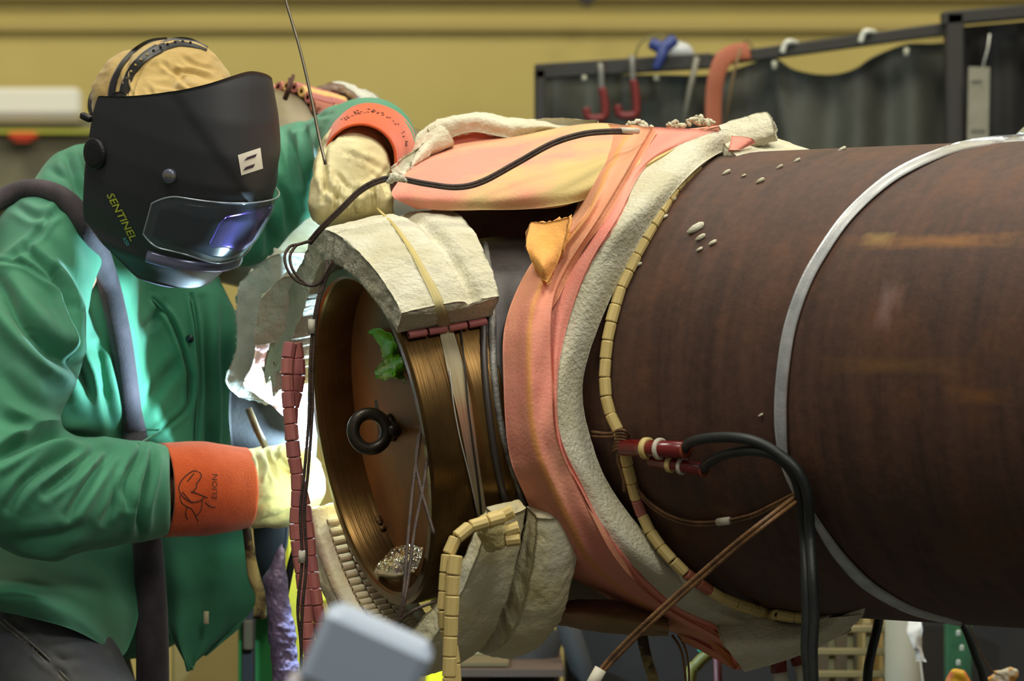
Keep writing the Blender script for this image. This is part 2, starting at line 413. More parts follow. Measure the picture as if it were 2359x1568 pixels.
# machined ring: brassy steel with fine turning lines
def machined(name, c1, c2, rough):
    m, nt, b = new_mat(name); b.inputs['Metallic'].default_value = .85; b.inputs['Roughness'].default_value = rough
    n = noise_node(nt, 6, 4, .6); c = ramp(nt, n, [(.35, lin(c1)), (.65, lin(c2))]); nt.links.new(c, b.inputs['Base Color'])
    bn = nt.nodes.new('ShaderNodeBump'); bn.inputs['Strength'].default_value = .35; bn.inputs['Distance'].default_value = .0015
    nt.links.new(noise_node(nt, 1, 3, .6, 'UV', (420, 1.5, 1)), bn.inputs['Height']); nt.links.new(bn.outputs[0], b.inputs['Normal']); return m
brass_m = machined('machined_steel', (128, 98, 52), (84, 62, 34), .30)
prof = [(.075, .226), (.01, .2275), (.003, .229), (.0, .233), (.0, .244), (.004, .2485), (.03, .249), (.075, .249), (.08, .2478), (.085, .2478), (.09, .2495), (.128, .250)]
u_, w_ = frame(a1); V = []; U = []
for i, (t, r) in enumerate(prof):
    for k in range(160):
        an = 2*math.pi*k/160; V.append(C1+a1*t+(u_*math.cos(an)+w_*math.sin(an))*r); U.append((t+(.3 if i < 4 else 0), an*.25))
F = [(i*160+k, i*160+(k+1) % 160, (i+1)*160+(k+1) % 160, (i+1)*160+k) for i in range(len(prof)-1) for k in range(160)]
ring = mk('end_ring', V, F, brass_m, pipe, uvs=U, label='golden machined steel end ring'); sharp(ring, 30)
# end plate with lifting eye
plate_m = M('plate_rust', (138, 92, 36), .6, 0, col2=(84, 56, 24), ns=5, nd=6, lo=.4, hi=.7, bump=.25, bs=40, col3=(160, 98, 40), ns3=4, lo3=.52, hi3=.75, spec=.5)
V = []; F = []; rs = [0.001, .04, .08, .12, .16, .2, .228]
for i, r in enumerate(rs):
    for k in range(96):
        an = 2*math.pi*k/96; V.append(C1+a1*.058+(u_*math.cos(an)+w_*math.sin(an))*r)
F = [(i*96+k, i*96+(k+1) % 96, (i+1)*96+(k+1) % 96, (i+1)*96+k) for i in range(6) for k in range(96)]
V2, F2 = turned(C1, a1, [(.058, .228), (.082, .228)], 96)
plate = B().add(V, F).add(V2, F2).out('end_plate', plate_m, pipe, label='rust mottled round end plate set inside the ring')
def on_plane(px, py, t=.058):
    d = np.array(P(px, py, 0))-EY; n = np.array(a1); c = np.array(C1+a1*t); return EY+d*(((c-EY)@n)/(d@n))
e0 = Vector(on_plane(905, 984)); ce = e0-a1*.055
# eye: ring + shank, ring plane nearly facing the camera
eye_m = M('eye_steel', (72, 66, 56), .38, .6, col2=(50, 44, 36), ns=14, bump=.15)
cen = P(852, 993, e0.y-.075); ra = Vector((.98, .18, 0)).normalized(); rb = Vector((-.18*.2, .1, .98)).normalized()
pts = [cen+ra*math.cos(t)*.0245+rb*math.sin(t)*.0255 for t in np.linspace(0, 2*math.pi, 41)]
b_ = B().add(*tube(pts, .0092, 14, False))
b_.add(*tube([cen+ra*.026, cen+ra*.036, e0-a1*.006, e0+a1*.002], [.011, .010, .013, .014], 14)).add(*tube([e0-a1*.010, e0-a1*.001], [.019, .021], 16))
eye = b_.out('lifting_eye', eye_m, plate, label='dark steel ring-shaped eye bolt')
# weld lumps inside the ring bottom left
wbm = M('weld_bead', (120, 92, 48), .4, .6, col2=(70, 50, 28), ns=40, bump=.4, bs=120); rnd = random.Random(3)
for i in range(26):
    t = i/25; x = 872+(895-872)*t+rnd.uniform(-4, 4) if t < .5 else 862+18*(t-.5)+rnd.uniform(-3, 3); y = 1195+110*t if t < .5 else 1250+62*(t-.5)*2
    c = Vector(on_plane(x, y, .052)); r = rnd.uniform(.003, .007)
    mk('weld_bead', *tube([c-a1*r*.8, c-a1*r*.4, c, c+a1*r], [r*.4, r*.9, r, r*.8], 7), wbm, pipe)
BV = B()
for o in (main, neck, ring):
    ox = chain_loc(o); BV.add([v.co+ox for v in o.data.vertices], [tuple(p.vertices) for p in o.data.polygons])
bvh = BVHTree.FromPolygons([Vector(v) for v in BV.v], BV.f)
def hit(px, py, off=0.0, bv=None, lim=2.4):
    """a point under a picture position that lies off above the pipework"""
    bv = bv or bvh; o = Vector(EY); d = (P(px, py, 0)-o).normalized(); h = bv.ray_cast(o, d)
    if h[0] is not None: return h[0]-d*(off*min(lim, 1/max(abs(h[1].dot(d)), .05)))
    ts = np.linspace(4.7, 6.1, 29); q = [bv.find_nearest(o+d*t)[3] for t in ts]; k = int(np.argmin(q))
    miss = q[k]; return o+d*(ts[k]-max(0, off*lim-miss*2))
# saddle weld seam over the neck
seam = [hit(x, y, .001) for x, y in cr([(1118, 560), (1128, 640), (1133, 720), (1136, 820), (1146, 930), (1168, 1040), (1196, 1130), (1226, 1210), (1262, 1290)], 6)]
sm = M('seam_grey', (150, 148, 140), .55, .2, col2=(84, 82, 78), ns=40, bump=.5, bs=150)
mk('weld_seam', *tube(seam, [.0045, .006, .005, .0035, .003], 8), sm, pipe, label='grey weld seam across the neck')
sl2 = [hit(x, y, .003) for x, y in cr([(1098, 575), (1112, 700), (1116, 840), (1128, 960), (1146, 1080), (1172, 1180), (1210, 1290)], 5)]
mk('seam_lip', *tube(sl2, .005, 8), neck_m, pipe)
# ---------------------------------------------------------------- insulation blankets
white_m = M('ceramic_fibre', (212, 208, 186), .95, col2=(196, 190, 160), ns=14, nd=5, bump=.8, bs=170, bd=8, bdist=.005)
white2_m = M('ceramic_fibre_grey', (196, 196, 182), .95, col2=(170, 168, 152), ns=20, nd=5, bump=.6, bs=120, bd=6)
cream_m = M('fibre_stained', (228, 222, 192), .95, col2=(216, 202, 148), ns=9, nd=4, lo=.45, hi=.7, bump=.6, bs=90, bd=6, bdist=.006)
pink_m = M('pink_cloth', (226, 142, 122), .8, col2=(216, 170, 120), ns=5, nd=4, lo=.42, hi=.62, bump=.25, bs=220, bd=3, col3=(196, 174, 112), ns3=3, lo3=.46, hi3=.62)
pink2_m = M('pink_cloth_clean', (230, 134, 118), .8, col2=(222, 150, 128), ns=7, bump=.25, bs=220, bd=3)
def stain_mat():
    m, nt, b = new_mat('pink_cloth_striped'); b.inputs['Roughness'].default_value = .8
    c = ramp(nt, noise_node(nt, 6, 4), [(.4, lin((222, 138, 118))), (.7, lin((212, 152, 118)))])
    tc = nt.nodes.new('ShaderNodeTexCoord'); sx = nt.nodes.new('ShaderNodeSeparateXYZ'); nt.links.new(tc.outputs['UV'], sx.inputs[0])
    nz = noise_node(nt, 9, 3)
    a = nt.nodes.new('ShaderNodeMath'); a.operation = 'MULTIPLY_ADD'; nt.links.new(nz, a.inputs[0]); a.inputs[1].default_value = .22; nt.links.new(sx.outputs[1], a.inputs[2])
    r = ramp(nt, a.outputs[0], [(.56, (0, 0, 0, 1)), (.64, (.75, .75, .75, 1)), (.69, (.75, .75, .75, 1)), (.75, (0, 0, 0, 1))])
    c = mix(nt, r, c, lin((208, 140, 62)))
    r2 = ramp(nt, sx.outputs[0], [(.05, (.3, .3, .3, 1)), (.2, (.3, .3, .3, 1)), (.42, (0, 0, 0, 1))]); c = mix(nt, r2, c, lin((214, 164, 98)))
    nt.links.new(c, b.inputs['Base Color'])
    bn = nt.nodes.new('ShaderNodeBump'); bn.inputs['Strength'].default_value = .25; bn.inputs['Distance'].default_value = .004
    nt.links.new(noise_node(nt, 200, 3), bn.inputs['Height']); nt.links.new(bn.outputs[0], b.inputs['Normal']); return m
stripe_m = stain_mat()
def guv(nu, nv, extra=0):
    u, v = np.meshgrid(np.linspace(0, 1, nu), np.linspace(0, 1, nv), indexing='ij'); q = np.stack([u, v], -1).reshape(-1, 2); return q
def slab_obj(name, g, thick, mat, parent, label=None, **kw):
    v, f = slab(g, thick, **kw); nu, nv, _ = g.shape; q = guv(nu, nv); n = len(v); uv = np.zeros((n, 2)); uv[:len(q)] = q; uv[len(q):2*len(q)] = q
    uv[2*len(q):] = .02
    return mk(name, v, f, mat, parent, uvs=uv, label=label)
def PP(row): return [P(*q) for q in row]
Lf = [(1400, 285), (1345, 400), (1318, 500), (1222, 610), (1165, 740), (1160, 880), (1172, 1040), (1208, 1140), (1282, 1295), (1390, 1372), (1500, 1435), (1600, 1475), (1700, 1530)]
Fo = [(1500, 292), (1440, 395), (1378, 500), (1300, 620), (1266, 720), (1268, 880), (1276, 1000), (1325, 1120), (1412, 1285), (1520, 1392), (1625, 1452), (1680, 1490), (1705, 1530)]
Ed = [(1655, 300), (1500, 372), (1424, 500), (1352, 620), (1304, 760), (1284, 890), (1295, 1030), (1345, 1130), (1432, 1275), (1545, 1388), (1650, 1440), (1720, 1475), (1800, 1500)]
In = [(1690, 340), (1612, 382), (1522, 480), (1450, 600), (1380, 750), (1342, 890), (1364, 1020), (1412, 1130), (1512, 1255), (1640, 1362), (1750, 1407), (1850, 1430), (1960, 1425)]
def between(A, B_, offs, n=5, w0=0, w1=1):
    rows = []
    for a, b, in zip(A, B_):
        row = []
        for t in np.linspace(w0, w1, n): row.append(hit(a[0]+(b[0]-a[0])*t, a[1]+(b[1]-a[1])*t, float(np.interp(t, np.linspace(0, 1, len(offs)), offs))))
        rows.append(row)
    return rows
wrap = thing('insulation_wrap', 'pink and white insulation blanket ring wrapped around the middle of the rusty pipe', 'blanket', hit(1240, 1250, .05))
# behind-the-silhouette tails are appended so that the wrap goes on round the pipe
def extend(rows, back=.10):
    r0 = [Vector(tuple(p))+Vector((.03, back, -.005)) for p in rows[0]]; r1 = [Vector(tuple(p))+Vector((.0, back, .0)) for p in rows[-1]]
    return [r0]+rows+[r1]
g = grid_eval(extend(between(Ed, In, [.056, .045, .014], 4)), 130, 22)
slab_obj('fibre_core', g, .018, white_m, wrap, toward=EY, rag=.002, bump=.0008, bsc=120, seed=3, label='thick white fibre edge of the wrap')
g = grid_eval(between(Fo, Ed, [.050, .062, .058], 4, -.15, 1.0), 120, 20)
g = g+(.0025*fbm(g, 26, 3, 8))[..., None]*np.array((0, -1, .3))
slab_obj('inner_cloth', g, .006, pink2_m, wrap, toward=EY, rag=.004, rs=140, seed=6, label='narrow clean pink cloth layer next to the white edge')
g = grid_eval(between(Lf, Fo, [.020, .062, .068], 5, 0, 1.04), 120, 26)
uu = np.linspace(0, 1, 120)[:, None]; vv = np.linspace(0, 1, 26)[None]
bulge = .010*np.exp(-((vv-.55)/.16)**2)*(.4+.6*np.sin(uu*9)**2)+.004*np.sin(uu*46+vv*5)*np.exp(-((vv-.85)/.2)**2)
g = g+(bulge+.004*fbm(g, 22, 3, 4))[..., None]*np.array((0, -1, .2))
slab_obj('outer_cloth', g, .010, stripe_m, wrap, toward=EY, rag=.0015, seed=5, rim=2, label='peach and orange-stained outer cloth layer')
tab_ctrl = [[hit(1222, 510, .07), hit(1260, 512, .07), hit(1312, 498, .075)], [hit(1212, 560, .06), hit(1250, 565, .085), hit(1300, 560, .08)], [hit(1224, 600, .06), hit(1250, 610, .08), hit(1280, 615, .076)], [hit(1240, 640, .055), hit(1250, 645, .07), hit(1262, 650, .072)]]
g = grid_eval(tab_ctrl, 26, 22)
slab_obj('torn_tab', g, .005, M('orange_cloth', (232, 168, 82), .85, col2=(220, 150, 84), ns=20, bump=.3, bs=200), wrap, toward=EY, rag=.008, rs=170, bump=.002, seed=9, label='torn orange cloth tab')
# lower white flap of the wrap
rows = [[hit(1650, 1432, .05), hit(1760, 1412, .03), hit(1860, 1425, .02), hit(1990, 1415, .02)],
        [P(1670, 1485, -.02), P(1760, 1480, -.05), P(1860, 1465, -.07), P(1975, 1432, -.10)],
        [P(1715, 1548, -.01), P(1780, 1530, -.03), P(1860, 1503, -.05), P(1950, 1455, -.08)]]
slab_obj('hanging_flap', grid_eval(rows, 26, 60), .02, white_m, wrap, toward=EY, rag=.005, bump=.002, seed=12, label='white fibre flap hanging below the pipe')
# folded cloth tail lower left of the wrap
rows = [[P(1215, 1390, .12), P(1330, 1380, .10), P(1440, 1385, .08), P(1540, 1420, .06)], [P(1210, 1405, .02), P(1330, 1410, .0), P(1440, 1425, .0), P(1540, 1445, .0)], [P(1230, 1425, .05), P(1330, 1445, .03), P(1440, 1458, .03), P(1540, 1465, .03)], [P(1260, 1432, .14), P(1340, 1446, .12), P(1440, 1460, .12), P(1540, 1462, .12)]]
slab_obj('rolled_tail', grid_eval(rows, 26, 50), .012, M('dusty_pink', (172, 124, 100), .85, col2=(128, 108, 72), ns=8, bump=.3, bs=150), wrap, toward=EY, bump=.003, seed=13, label='dusty rolled cloth tail under the pipe')
# far continuation of the white blanket above the pipe
rows = [[P(1668, 300, .16), P(1720, 285, .2), P(1780, 315, .22), P(1890, 352, .2)], [P(1672, 335, .06), P(1735, 340, .08), P(1800, 340, .1), P(1900, 354, .1)], [P(1700, 362, .03), P(1760, 362, .04), P(1830, 362, .05), P(1905, 358, .05)]]
bb = thing('insulation_offcut', 'white fibre blanket piece with torn tip lying on the pipe top beside the pink wrap', 'blanket', P(1780, 350, .1))
slab_obj('fibre_sheet', grid_eval(rows, 24, 50), .018, white_m, bb, toward=EY, rag=.004, bump=.003, seed=14)
rows = [[P(1655, 288, .14), P(1715, 268, .13), P(1768, 258, .12)], [P(1665, 305, .11), P(1725, 288, .10), P(1780, 280, .09)], [P(1680, 328, .09), P(1740, 318, .08), P(1784, 308, .08)], [P(1700, 346, .09), P(1750, 336, .09), P(1790, 322, .09)]]
slab_obj('torn_tip', grid_eval(rows, 22, 26), .02, white_m, bb, toward=EY, rag=.008, rs=160, bump=.003, seed=15)
rows = [[P(1685, 312, .06), P(1730, 318, .06), P(1740, 330, .07)], [P(1680, 345, .03), P(1700, 345, .04), P(1712, 342, .05)]]
slab_obj('pink_lining', grid_eval(rows, 12, 12), .004, pink2_m, bb, toward=EY)

# top flap blanket
flap = thing('insulation_flap', 'long pink cloth blanket with yellow stains draped over the dark pipe behind the glove', 'blanket', P(1180, 480, 0))
rows = [[P(990, 352, .30), P(1060, 330, .32), P(1180, 312, .32), P(1370, 284, .30), P(1520, 300, .26), P(1665, 288, .18)],
        [P(950, 385, .20), P(1045, 362, .20), P(1180, 345, .20), P(1360, 318, .19), P(1500, 318, .15), P(1610, 306, .09)],
        [P(915, 422, .10), P(1020, 405, .08), P(1180, 395, .06), P(1340, 380, .05), P(1450, 362, .03), P(1550, 345, .01)],
        [P(905, 452, .06), P(1000, 452, .02), P(1160, 448, .0), P(1330, 430, -.01), P(1420, 400, -.02), P(1480, 385, -.03)],
        [P(960, 482, .05), P(1010, 484, .02), P(1150, 484, .0), P(1320, 468, -.01), P(1400, 430, -.02), P(1440, 415, -.02)]]
g = grid_eval(rows, 50, 110)
uu = np.linspace(0, 1, 50)[:, None]; vv = np.linspace(0, 1, 110)[None]
g = g+(.007*fbm(g, 7, 3, 31)+.004*np.sin(vv*26+uu*5)*uu)[..., None]*np.array((0, -1, .15))
slab_obj('pink_cloth', g, .008, pink_m, flap, toward=EY, rim=2)
rows = [[P(1000, 285, .40), P(1100, 262, .42), P(1180, 275, .42), P(1260, 278, .40), P(1380, 300, .36)],
        [P(985, 300, .33), P(1095, 275, .34), P(1180, 288, .34), P(1260, 290, .32), P(1370, 302, .30)],
        [P(975, 330, .28), P(1085, 308, .28), P(1180, 312, .29), P(1260, 306, .29), P(1360, 300, .28)],
        [P(985, 350, .31), P(1070, 332, .32), P(1180, 326, .33), P(1260, 312, .33), P(1350, 304, .32)]]
rows = [[P(1012, 274, .36), P(1100, 258, .38), P(1180, 272, .38), P(1260, 276, .37), P(1390, 302, .36)],
        [P(985, 292, .30), P(1090, 268, .31), P(1180, 284, .31), P(1262, 288, .31), P(1380, 306, .32)],
        [P(1010, 330, .31), P(1085, 304, .31), P(1180, 318, .31), P(1262, 310, .32), P(1370, 312, .33)]]
slab_obj('white_backing', grid_eval(rows, 26, 90), .022, white_m, flap, toward=EY, rag=.005, bump=.004, bsc=50, seed=21, label='white fibre backing curling up behind the cloth')
rows = [[P(1000, 280, .36), P(965, 305, .33), P(945, 345, .30)], [P(1022, 290, .28), P(985, 325, .25), P(950, 372, .2)], [P(1045, 325, .28), P(990, 352, .24), P(935, 398, .16)], [P(1040, 345, .30), P(985, 362, .25), P(915, 412, .15)]]
slab_obj('curled_end', grid_eval(rows, 26, 40), .02, white_m, flap, toward=EY, rag=.005, bump=.003, bsc=60, seed=22, label='white fibre end curled beside the orange cuff')
rows = [[P(1030, 318, .325), P(1120, 300, .33), P(1260, 300, .33)], [P(1028, 360, .30), P(1120, 352, .31), P(1260, 325, .32)]]
slab_obj('inner_lining', grid_eval(rows, 10, 30), .004, M('red_lining', (206, 110, 90), .85), flap, toward=EY)
# tufts of loose fibre on the ridge
tf = B(); rnd = random.Random(5)
for (x, y, Y, n_, sp) in ((1470, 296, .2, 46, 36), (1610, 282, .15, 40, 26), (1560, 292, .16, 14, 20)):
    for i in range(n_):
        dx = rnd.gauss(0, sp*.5); c = P(x+dx, y-rnd.uniform(-4, 16)*math.exp(-(dx/sp)**2), Y+rnd.uniform(-.02, .02)); r = rnd.uniform(.0015, .0045)
        d = Vector((rnd.gauss(0, 1), rnd.gauss(0, 1), rnd.gauss(0, 1))).normalized()*r*1.6
        tf.add(*tube([c-d, c-d*.4, c+d*.5, c+d], [r*.3, r, r*.8, r*.2], 5))
tag(tf.out('fibre_tuft', white_m), 'loose white fibre fluff along the ridge of the pink blanket', 'fluff', kind='stuff')

# ---- collar blanket over the open end
un, wn = frame(a1)
def NF(t, ph, r, sag=0):
    return C1+a1*t+(un*math.cos(ph)+wn*math.sin(ph))*r+Vector((0, 0, -sag))
def ringgrid(phs, rows):
    return [[NF(t(p), p, r(p)) for t, r in rows] for p in phs]
rd = math.radians
def col_sec(t0, t1, r0, r1, ph, k):
    """section of the collar: inner front, outer front, groove, back, inner back"""
    return None
col = thing('fibre_collar', 'thick white ceramic fibre blanket arching over the top of the open pipe end', 'blanket', NF(.08, rd(40), .27))
phs = np.linspace(rd(-72), rd(54), 200); nt_ = 40
V = np.zeros((200, nt_+26, 3))
for i, p in enumerate(phs):
    e = i/199
    fl = max(0, 1-e/.38)                      # the left end flares away from the ring
    t0 = -.012+.01*math.sin(e*7)-.03*fl**2; t1 = .215-.075*e+.0*fl; th = .047+.016*fl
    r0 = .257+.012*fl+.02*fl**3
    q = []
    for k in range(14): q.append((t0+.0, r0+th*k/13))                  # front face
    for k in range(nt_):
        s = k/(nt_-1); t = t0+(t1-t0)*s
        q.append((t, r0+th+.006*math.sin(math.pi*s)-.014*math.exp(-((t-.100)/.011)**2)))
    for k in range(12): q.append((t1, r0+th*(1-k/11)))
    for k, (t, r) in enumerate(q): V[i, k] = tuple(NF(t, p, r))
n = gnormals(V); n = np.where(((n*(V-np.array(C1)[None, None])).sum(2) < 0)[..., None], -n, n)
rr_ = fbm(V, 34, 3, 41)*.004+fbm(V, 150, 3, 42)*.0010
V = V+n*rr_[..., None]
V[..., :] += (np.abs(fbm(V, 130, 4, 44))*.0018)[..., None]*np.where(np.arange(V.shape[1]) < 16, -1, 0)[None, :, None]*np.array(a1)
V[:, :, 2] += (np.maximum(0, 1-np.arange(200)/36)[:, None]*-.012*np.abs(fbm(V, 60, 3, 43))*3)
nk = V.shape[1]; F = [(i*nk+k, (i+1)*nk+k, (i+1)*nk+(k+1) % nk, i*nk+(k+1) % nk) for i in range(199) for k in range(nk)]
def endcap(V, F, i0, nk, depth, nrm, rings=6, seed=0):
    """rough pillow-like end of a thick blanket"""
    V = list(V); idx = [i0*nk+k for k in range(nk)]; c = np.mean([V[i] for i in idx], 0); prev = idx
    for r in range(1, rings):
        t = r/rings; cur = []
        for i in idx:
            p = V[i]*(1-t)+c*t; cur.append(len(V)); V.append(p+np.array(nrm)*depth*(math.sin(t*1.57)+.5*float(fbm(p[None], 90, 4, seed)[0])))
        for k in range(nk): F.append((prev[k], prev[(k+1) % nk], cur[(k+1) % nk], cur[k]))
        prev = cur
    V.append(c+np.array(nrm)*depth); F += [(prev[k], prev[(k+1) % nk], len(V)-1) for k in range(nk)]
    return V, F
Vl = V.reshape(-1, 3); tn1 = (V[199, 0]-V[198, 0]); tn1 /= np.linalg.norm(tn1); tn0 = (V[0, 0]-V[1, 0]); tn0 /= np.linalg.norm(tn0)
Vl, F = endcap(Vl, F, 199, nk, .006, tn1, seed=4); Vl, F = endcap(Vl, F, 0, nk, .006, tn0, seed=5)
mk('fibre_blanket', Vl, F, white_m, col)
# hanging pieces on the far left of the ring, lit by the arc
hang = thing('fibre_curtain', 'ragged grey-white fibre piece hanging left of the open pipe end', 'blanket', P(600, 930, .42))
rows = [[P(742, 585, .47), P(640, 585, .42), P(590, 615, .44), P(552, 650, .46)], [P(742, 700, .47), P(660, 700, .43), P(600, 720, .44), P(545, 700, .45)], [P(742, 800, .46), P(665, 800, .43), P(600, 810, .44), P(545, 800, .45)], [P(742, 880, .46), P(660, 880, .43), P(590, 880, .43), P(520, 875, .44)], [P(742, 925, .46), P(655, 925, .42), P(600, 922, .43), P(550, 915, .44)]]  # first column of each row added out of view to block arc light
slab_obj('fibre_sheet', grid_eval(rows, 60, 34), .03, white2_m, hang, toward=EY, rag=.012, bump=.004, bsc=45, seed=51)
g2 = grid_eval([[P(592, 770, .38), P(650, 775, .375), P(690, 785, .37)], [P(582, 840, .385), P(645, 840, .38), P(695, 850, .38)], [P(562, 885, .395), P(640, 905, .39), P(700, 930, .39)], [P(600, 915, .405), P(655, 960, .40), P(700, 1030, .40)]], 40, 30)
pk = slab_obj('pink_patch', g2, .03, M('pink_pale', (240, 176, 176), .85, col2=(232, 214, 206), ns=11, bump=.3, bs=140), hang, toward=EY, rag=.005, bump=.003, seed=52, label='pale pink cloth patch lit by the arc')
g3 = grid_eval([[P(600, 690, .28), P(650, 640, .26), P(690, 640, .25)], [P(588, 760, .30), P(640, 730, .27), P(688, 730, .26)], [P(590, 795, .32), P(640, 790, .29), P(686, 800, .28)]], 36, 30)
slab_obj('ragged_edge', g3, .028, white_m, hang, toward=EY, rag=.009, rs=110, bump=.006, seed=53, label='bright ragged fibre edge')

# ---- cradle blanket below the open end
cra = thing('fibre_cradle', 'sagging white fibre blanket cradling the underside of the open pipe end', 'blanket', NF(.08, rd(180), .30, .03))
def cradle(name, ph0, ph1, ta, tb, rin, rout, n1=80, seed=60, mat=white_m, bul=.010, label=None, sag=.02):
    nt = 26; q0 = 10; V = np.zeros((n1, nt+q0*2+10, 3))
    for i, p in enumerate(np.linspace(rd(ph0), rd(ph1), n1)):
        e = i/(n1-1); ro = rout(e); ri = rin(e); t0, t1 = ta(e), tb(e); q = []
        for k in range(q0): q.append((t0, ri+(ro-ri)*k/(q0-1)))
        for k in range(nt): s = k/(nt-1); q.append((t0+(t1-t0)*s, ro+bul*math.sin(math.pi*s)))
        for k in range(q0): q.append((t1, ro+(ri-ro)*k/(q0-1)))
        for k in range(10): s = k/9; q.append((t1+(t0-t1)*s, ri))
        for k, (t, r) in enumerate(q): V[i, k] = tuple(NF(t, p, r, sag*math.sin(math.pi*e)))
    nk = V.shape[1]; c = V.mean(1)[:, None]; dirn = (V-c); dirn /= np.linalg.norm(dirn, axis=2)[..., None]
    V = V+dirn*(fbm(V, 40, 4, seed)*.004+fbm(V, 170, 3, seed+1)*.0014)[..., None]
    F = [(i*nk+k, (i+1)*nk+k, (i+1)*nk+(k+1) % nk, i*nk+(k+1) % nk) for i in range(n1-1) for k in range(nk)]
    tn1 = V[-1, 0]-V[-2, 0]; tn1 /= np.linalg.norm(tn1); tn0 = V[0, 0]-V[1, 0]; tn0 /= np.linalg.norm(tn0)
    Vl, F = endcap(V.reshape(-1, 3), F, n1-1, nk, .006, tn1, seed=4); Vl, F = endcap(Vl, F, 0, nk, .006, tn0, seed=5)
    return mk(name, Vl, F, mat, cra, label=label)
sm_ = lambda e: np.clip((e-.52)/.48, 0, 1)**1.5
cradle('fibre_front', 246, 113, lambda e: -.035+.105*sm_(e), lambda e: .075+.045*sm_(e), lambda e: .272+.014*math.sin(math.pi*e), lambda e: .318+.014*math.sin(math.pi*e)-.022*sm_(e), 110, 60, cream_m, sag=.012)
cradle('fibre_rear', 200, 116, lambda e: .088+.045*e, lambda e: .165+.035*e, lambda e: .268, lambda e: .292+.028*math.sin(math.pi*e)+.01*e, 80, 70, cream_m, bul=.014, label='rear lobe of the cradle', sag=.02)

# ---- fibre-glass strap
strap_m = new_mat('glass_strap')
m, nt, b = strap_m; b.inputs['Roughness'].default_value = .35
tc = nt.nodes.new('ShaderNodeTexCoord'); sx = nt.nodes.new('ShaderNodeSeparateXYZ'); nt.links.new(tc.outputs['UV'], sx.inputs[0])
c = ramp(nt, sx.outputs[0], [(0, lin((228, 200, 84))), (.28, lin((214, 192, 100))), (.45, lin((168, 160, 124))), (.6, lin((150, 124, 70))), (.66, lin((140, 64, 18))), (.82, lin((92, 40, 14))), (.9, lin((120, 100, 50))), (1, lin((178, 164, 120)))])
c = mix(nt, .35, c, ramp(nt, noise_node(nt, 1, 3, coord='UV', map_scale=(4, 40, 1)), [(.35, lin((96, 88, 66))), (.65, lin((226, 218, 190)))]))
nt.links.new(c, b.inputs['Base Color'])
bn = nt.nodes.new('ShaderNodeBump'); bn.inputs['Strength'].default_value = .5; bn.inputs['Distance'].default_value = .002
nt.links.new(noise_node(nt, 1, 3, coord='UV', map_scale=(3, 60, 1)), bn.inputs['Height']); nt.links.new(bn.outputs[0], b.inputs['Normal'])
colv = [v.co+chain_loc(col.children[0]) for v in col.children[0].data.vertices]
bv_col = BVHTree.FromPolygons([Vector(v) for v in BV.v]+colv, BV.f+[tuple(i+len(BV.v) for i in p.vertices) for p in col.children[0].data.polygons])
def ribbon(name, line, width, off, mat, parent, bv=None, thick=.0015, n=90, label=None, offs=None, kx=7):
    ln = resample(cr(line, 8), n=n); T = np.gradient(ln, axis=0); T /= np.linalg.norm(T, axis=1)[:, None]; Nn = np.stack([-T[:, 1], T[:, 0]], 1)
    wd = np.interp(np.linspace(0, 1, n), np.linspace(0, 1, len(width)), width); g = np.zeros((n, kx, 3))
    for i in range(n):
        for j, s in enumerate(np.linspace(-.5, .5, kx)):
            q = ln[i]+Nn[i]*wd[i]*s; g[i, j] = tuple(hit(q[0], q[1], off+thick*(1-4*s*s), bv))
    for _ in range(3): g[1:-1] = (g[:-2]+g[1:-1]*2+g[2:])/4
    return slab_obj(name, g, thick, mat, parent, label=label, toward=EY, rim=1)
st = thing('glass_fibre_strap', 'translucent glass fibre strap with amber stain running down around the machined ring', 'strap', hit(1010, 720, .02))
ribbon('strap_band', [(868, 478), (905, 515), (945, 570), (975, 625), (1000, 670), (1012, 700), (1030, 770), (1050, 850), (1068, 930), (1082, 1010), (1094, 1090), (1106, 1160), (1114, 1212)], [3, 9, 15, 22, 34, 40, 34, 28, 24, 24], .002, m, st, bv_col)
mk('dark_tie', *tube([hit(x, y, .005) for x, y in cr([(1058, 690), (1062, 760), (1070, 840), (1078, 930), (1092, 1040), (1104, 1130), (1112, 1215)], 4)], .0014, 6), M('dark_tie', (32, 28, 24), .6), st)
mk('clear_tie', *tube([hit(x, y, .004) for x, y in cr([(1036, 850), (1045, 930), (1060, 1010), (1080, 1090), (1102, 1190)], 4)], .001, 6), M('clear_tie', (160, 158, 150), .3), st)
# ---------------------------------------------------------------- ceramic beads
def bead_mesh(name, mat, r=1.0, hole=.42, seg=10):
    prof = [(-.5, r*hole), (-.5, r*.86), (-.44, r), (.44, r), (.5, r*.86), (.5, r*hole)]
    V = []; F = []
    for z, q in prof:
        for k in range(seg): a = 2*math.pi*k/seg; V.append((q*math.cos(a), q*math.sin(a), z))
    n = len(prof)
    F = [(i*seg+k, i*seg+(k+1) % seg, (i+1)*seg+(k+1) % seg, (i+1)*seg+k) for i in range(n-1) for k in range(seg)]
    me = bpy.data.meshes.new(name); me.from_pydata(V, [], F); me.update(); me.materials.append(mat); return me
def bead_mat(name, c, c2):
    return M(name, c, .55, col2=c2, ns=25, nd=4, bump=.15, bs=200, col3=(60, 44, 30), ns3=14, lo3=.68, hi3=.74)
bm = {k: bead_mesh('bead_'+k, bead_mat('ceramic_'+k, *c)) for k, c in dict(cream=((214, 192, 128), (196, 170, 100)), pink=((186, 112, 102), (166, 96, 88)), peach=((206, 150, 130), (198, 120, 96)), mauve=((160, 92, 92), (180, 106, 102)), yellow=((226, 190, 120), (214, 160, 88)), brown=((176, 104, 78), (150, 84, 60))).items()}
bm['flat'] = bead_mesh('bead_flat', bead_mat('ceramic_pale', (206, 196, 160), (186, 168, 128)), hole=.55)
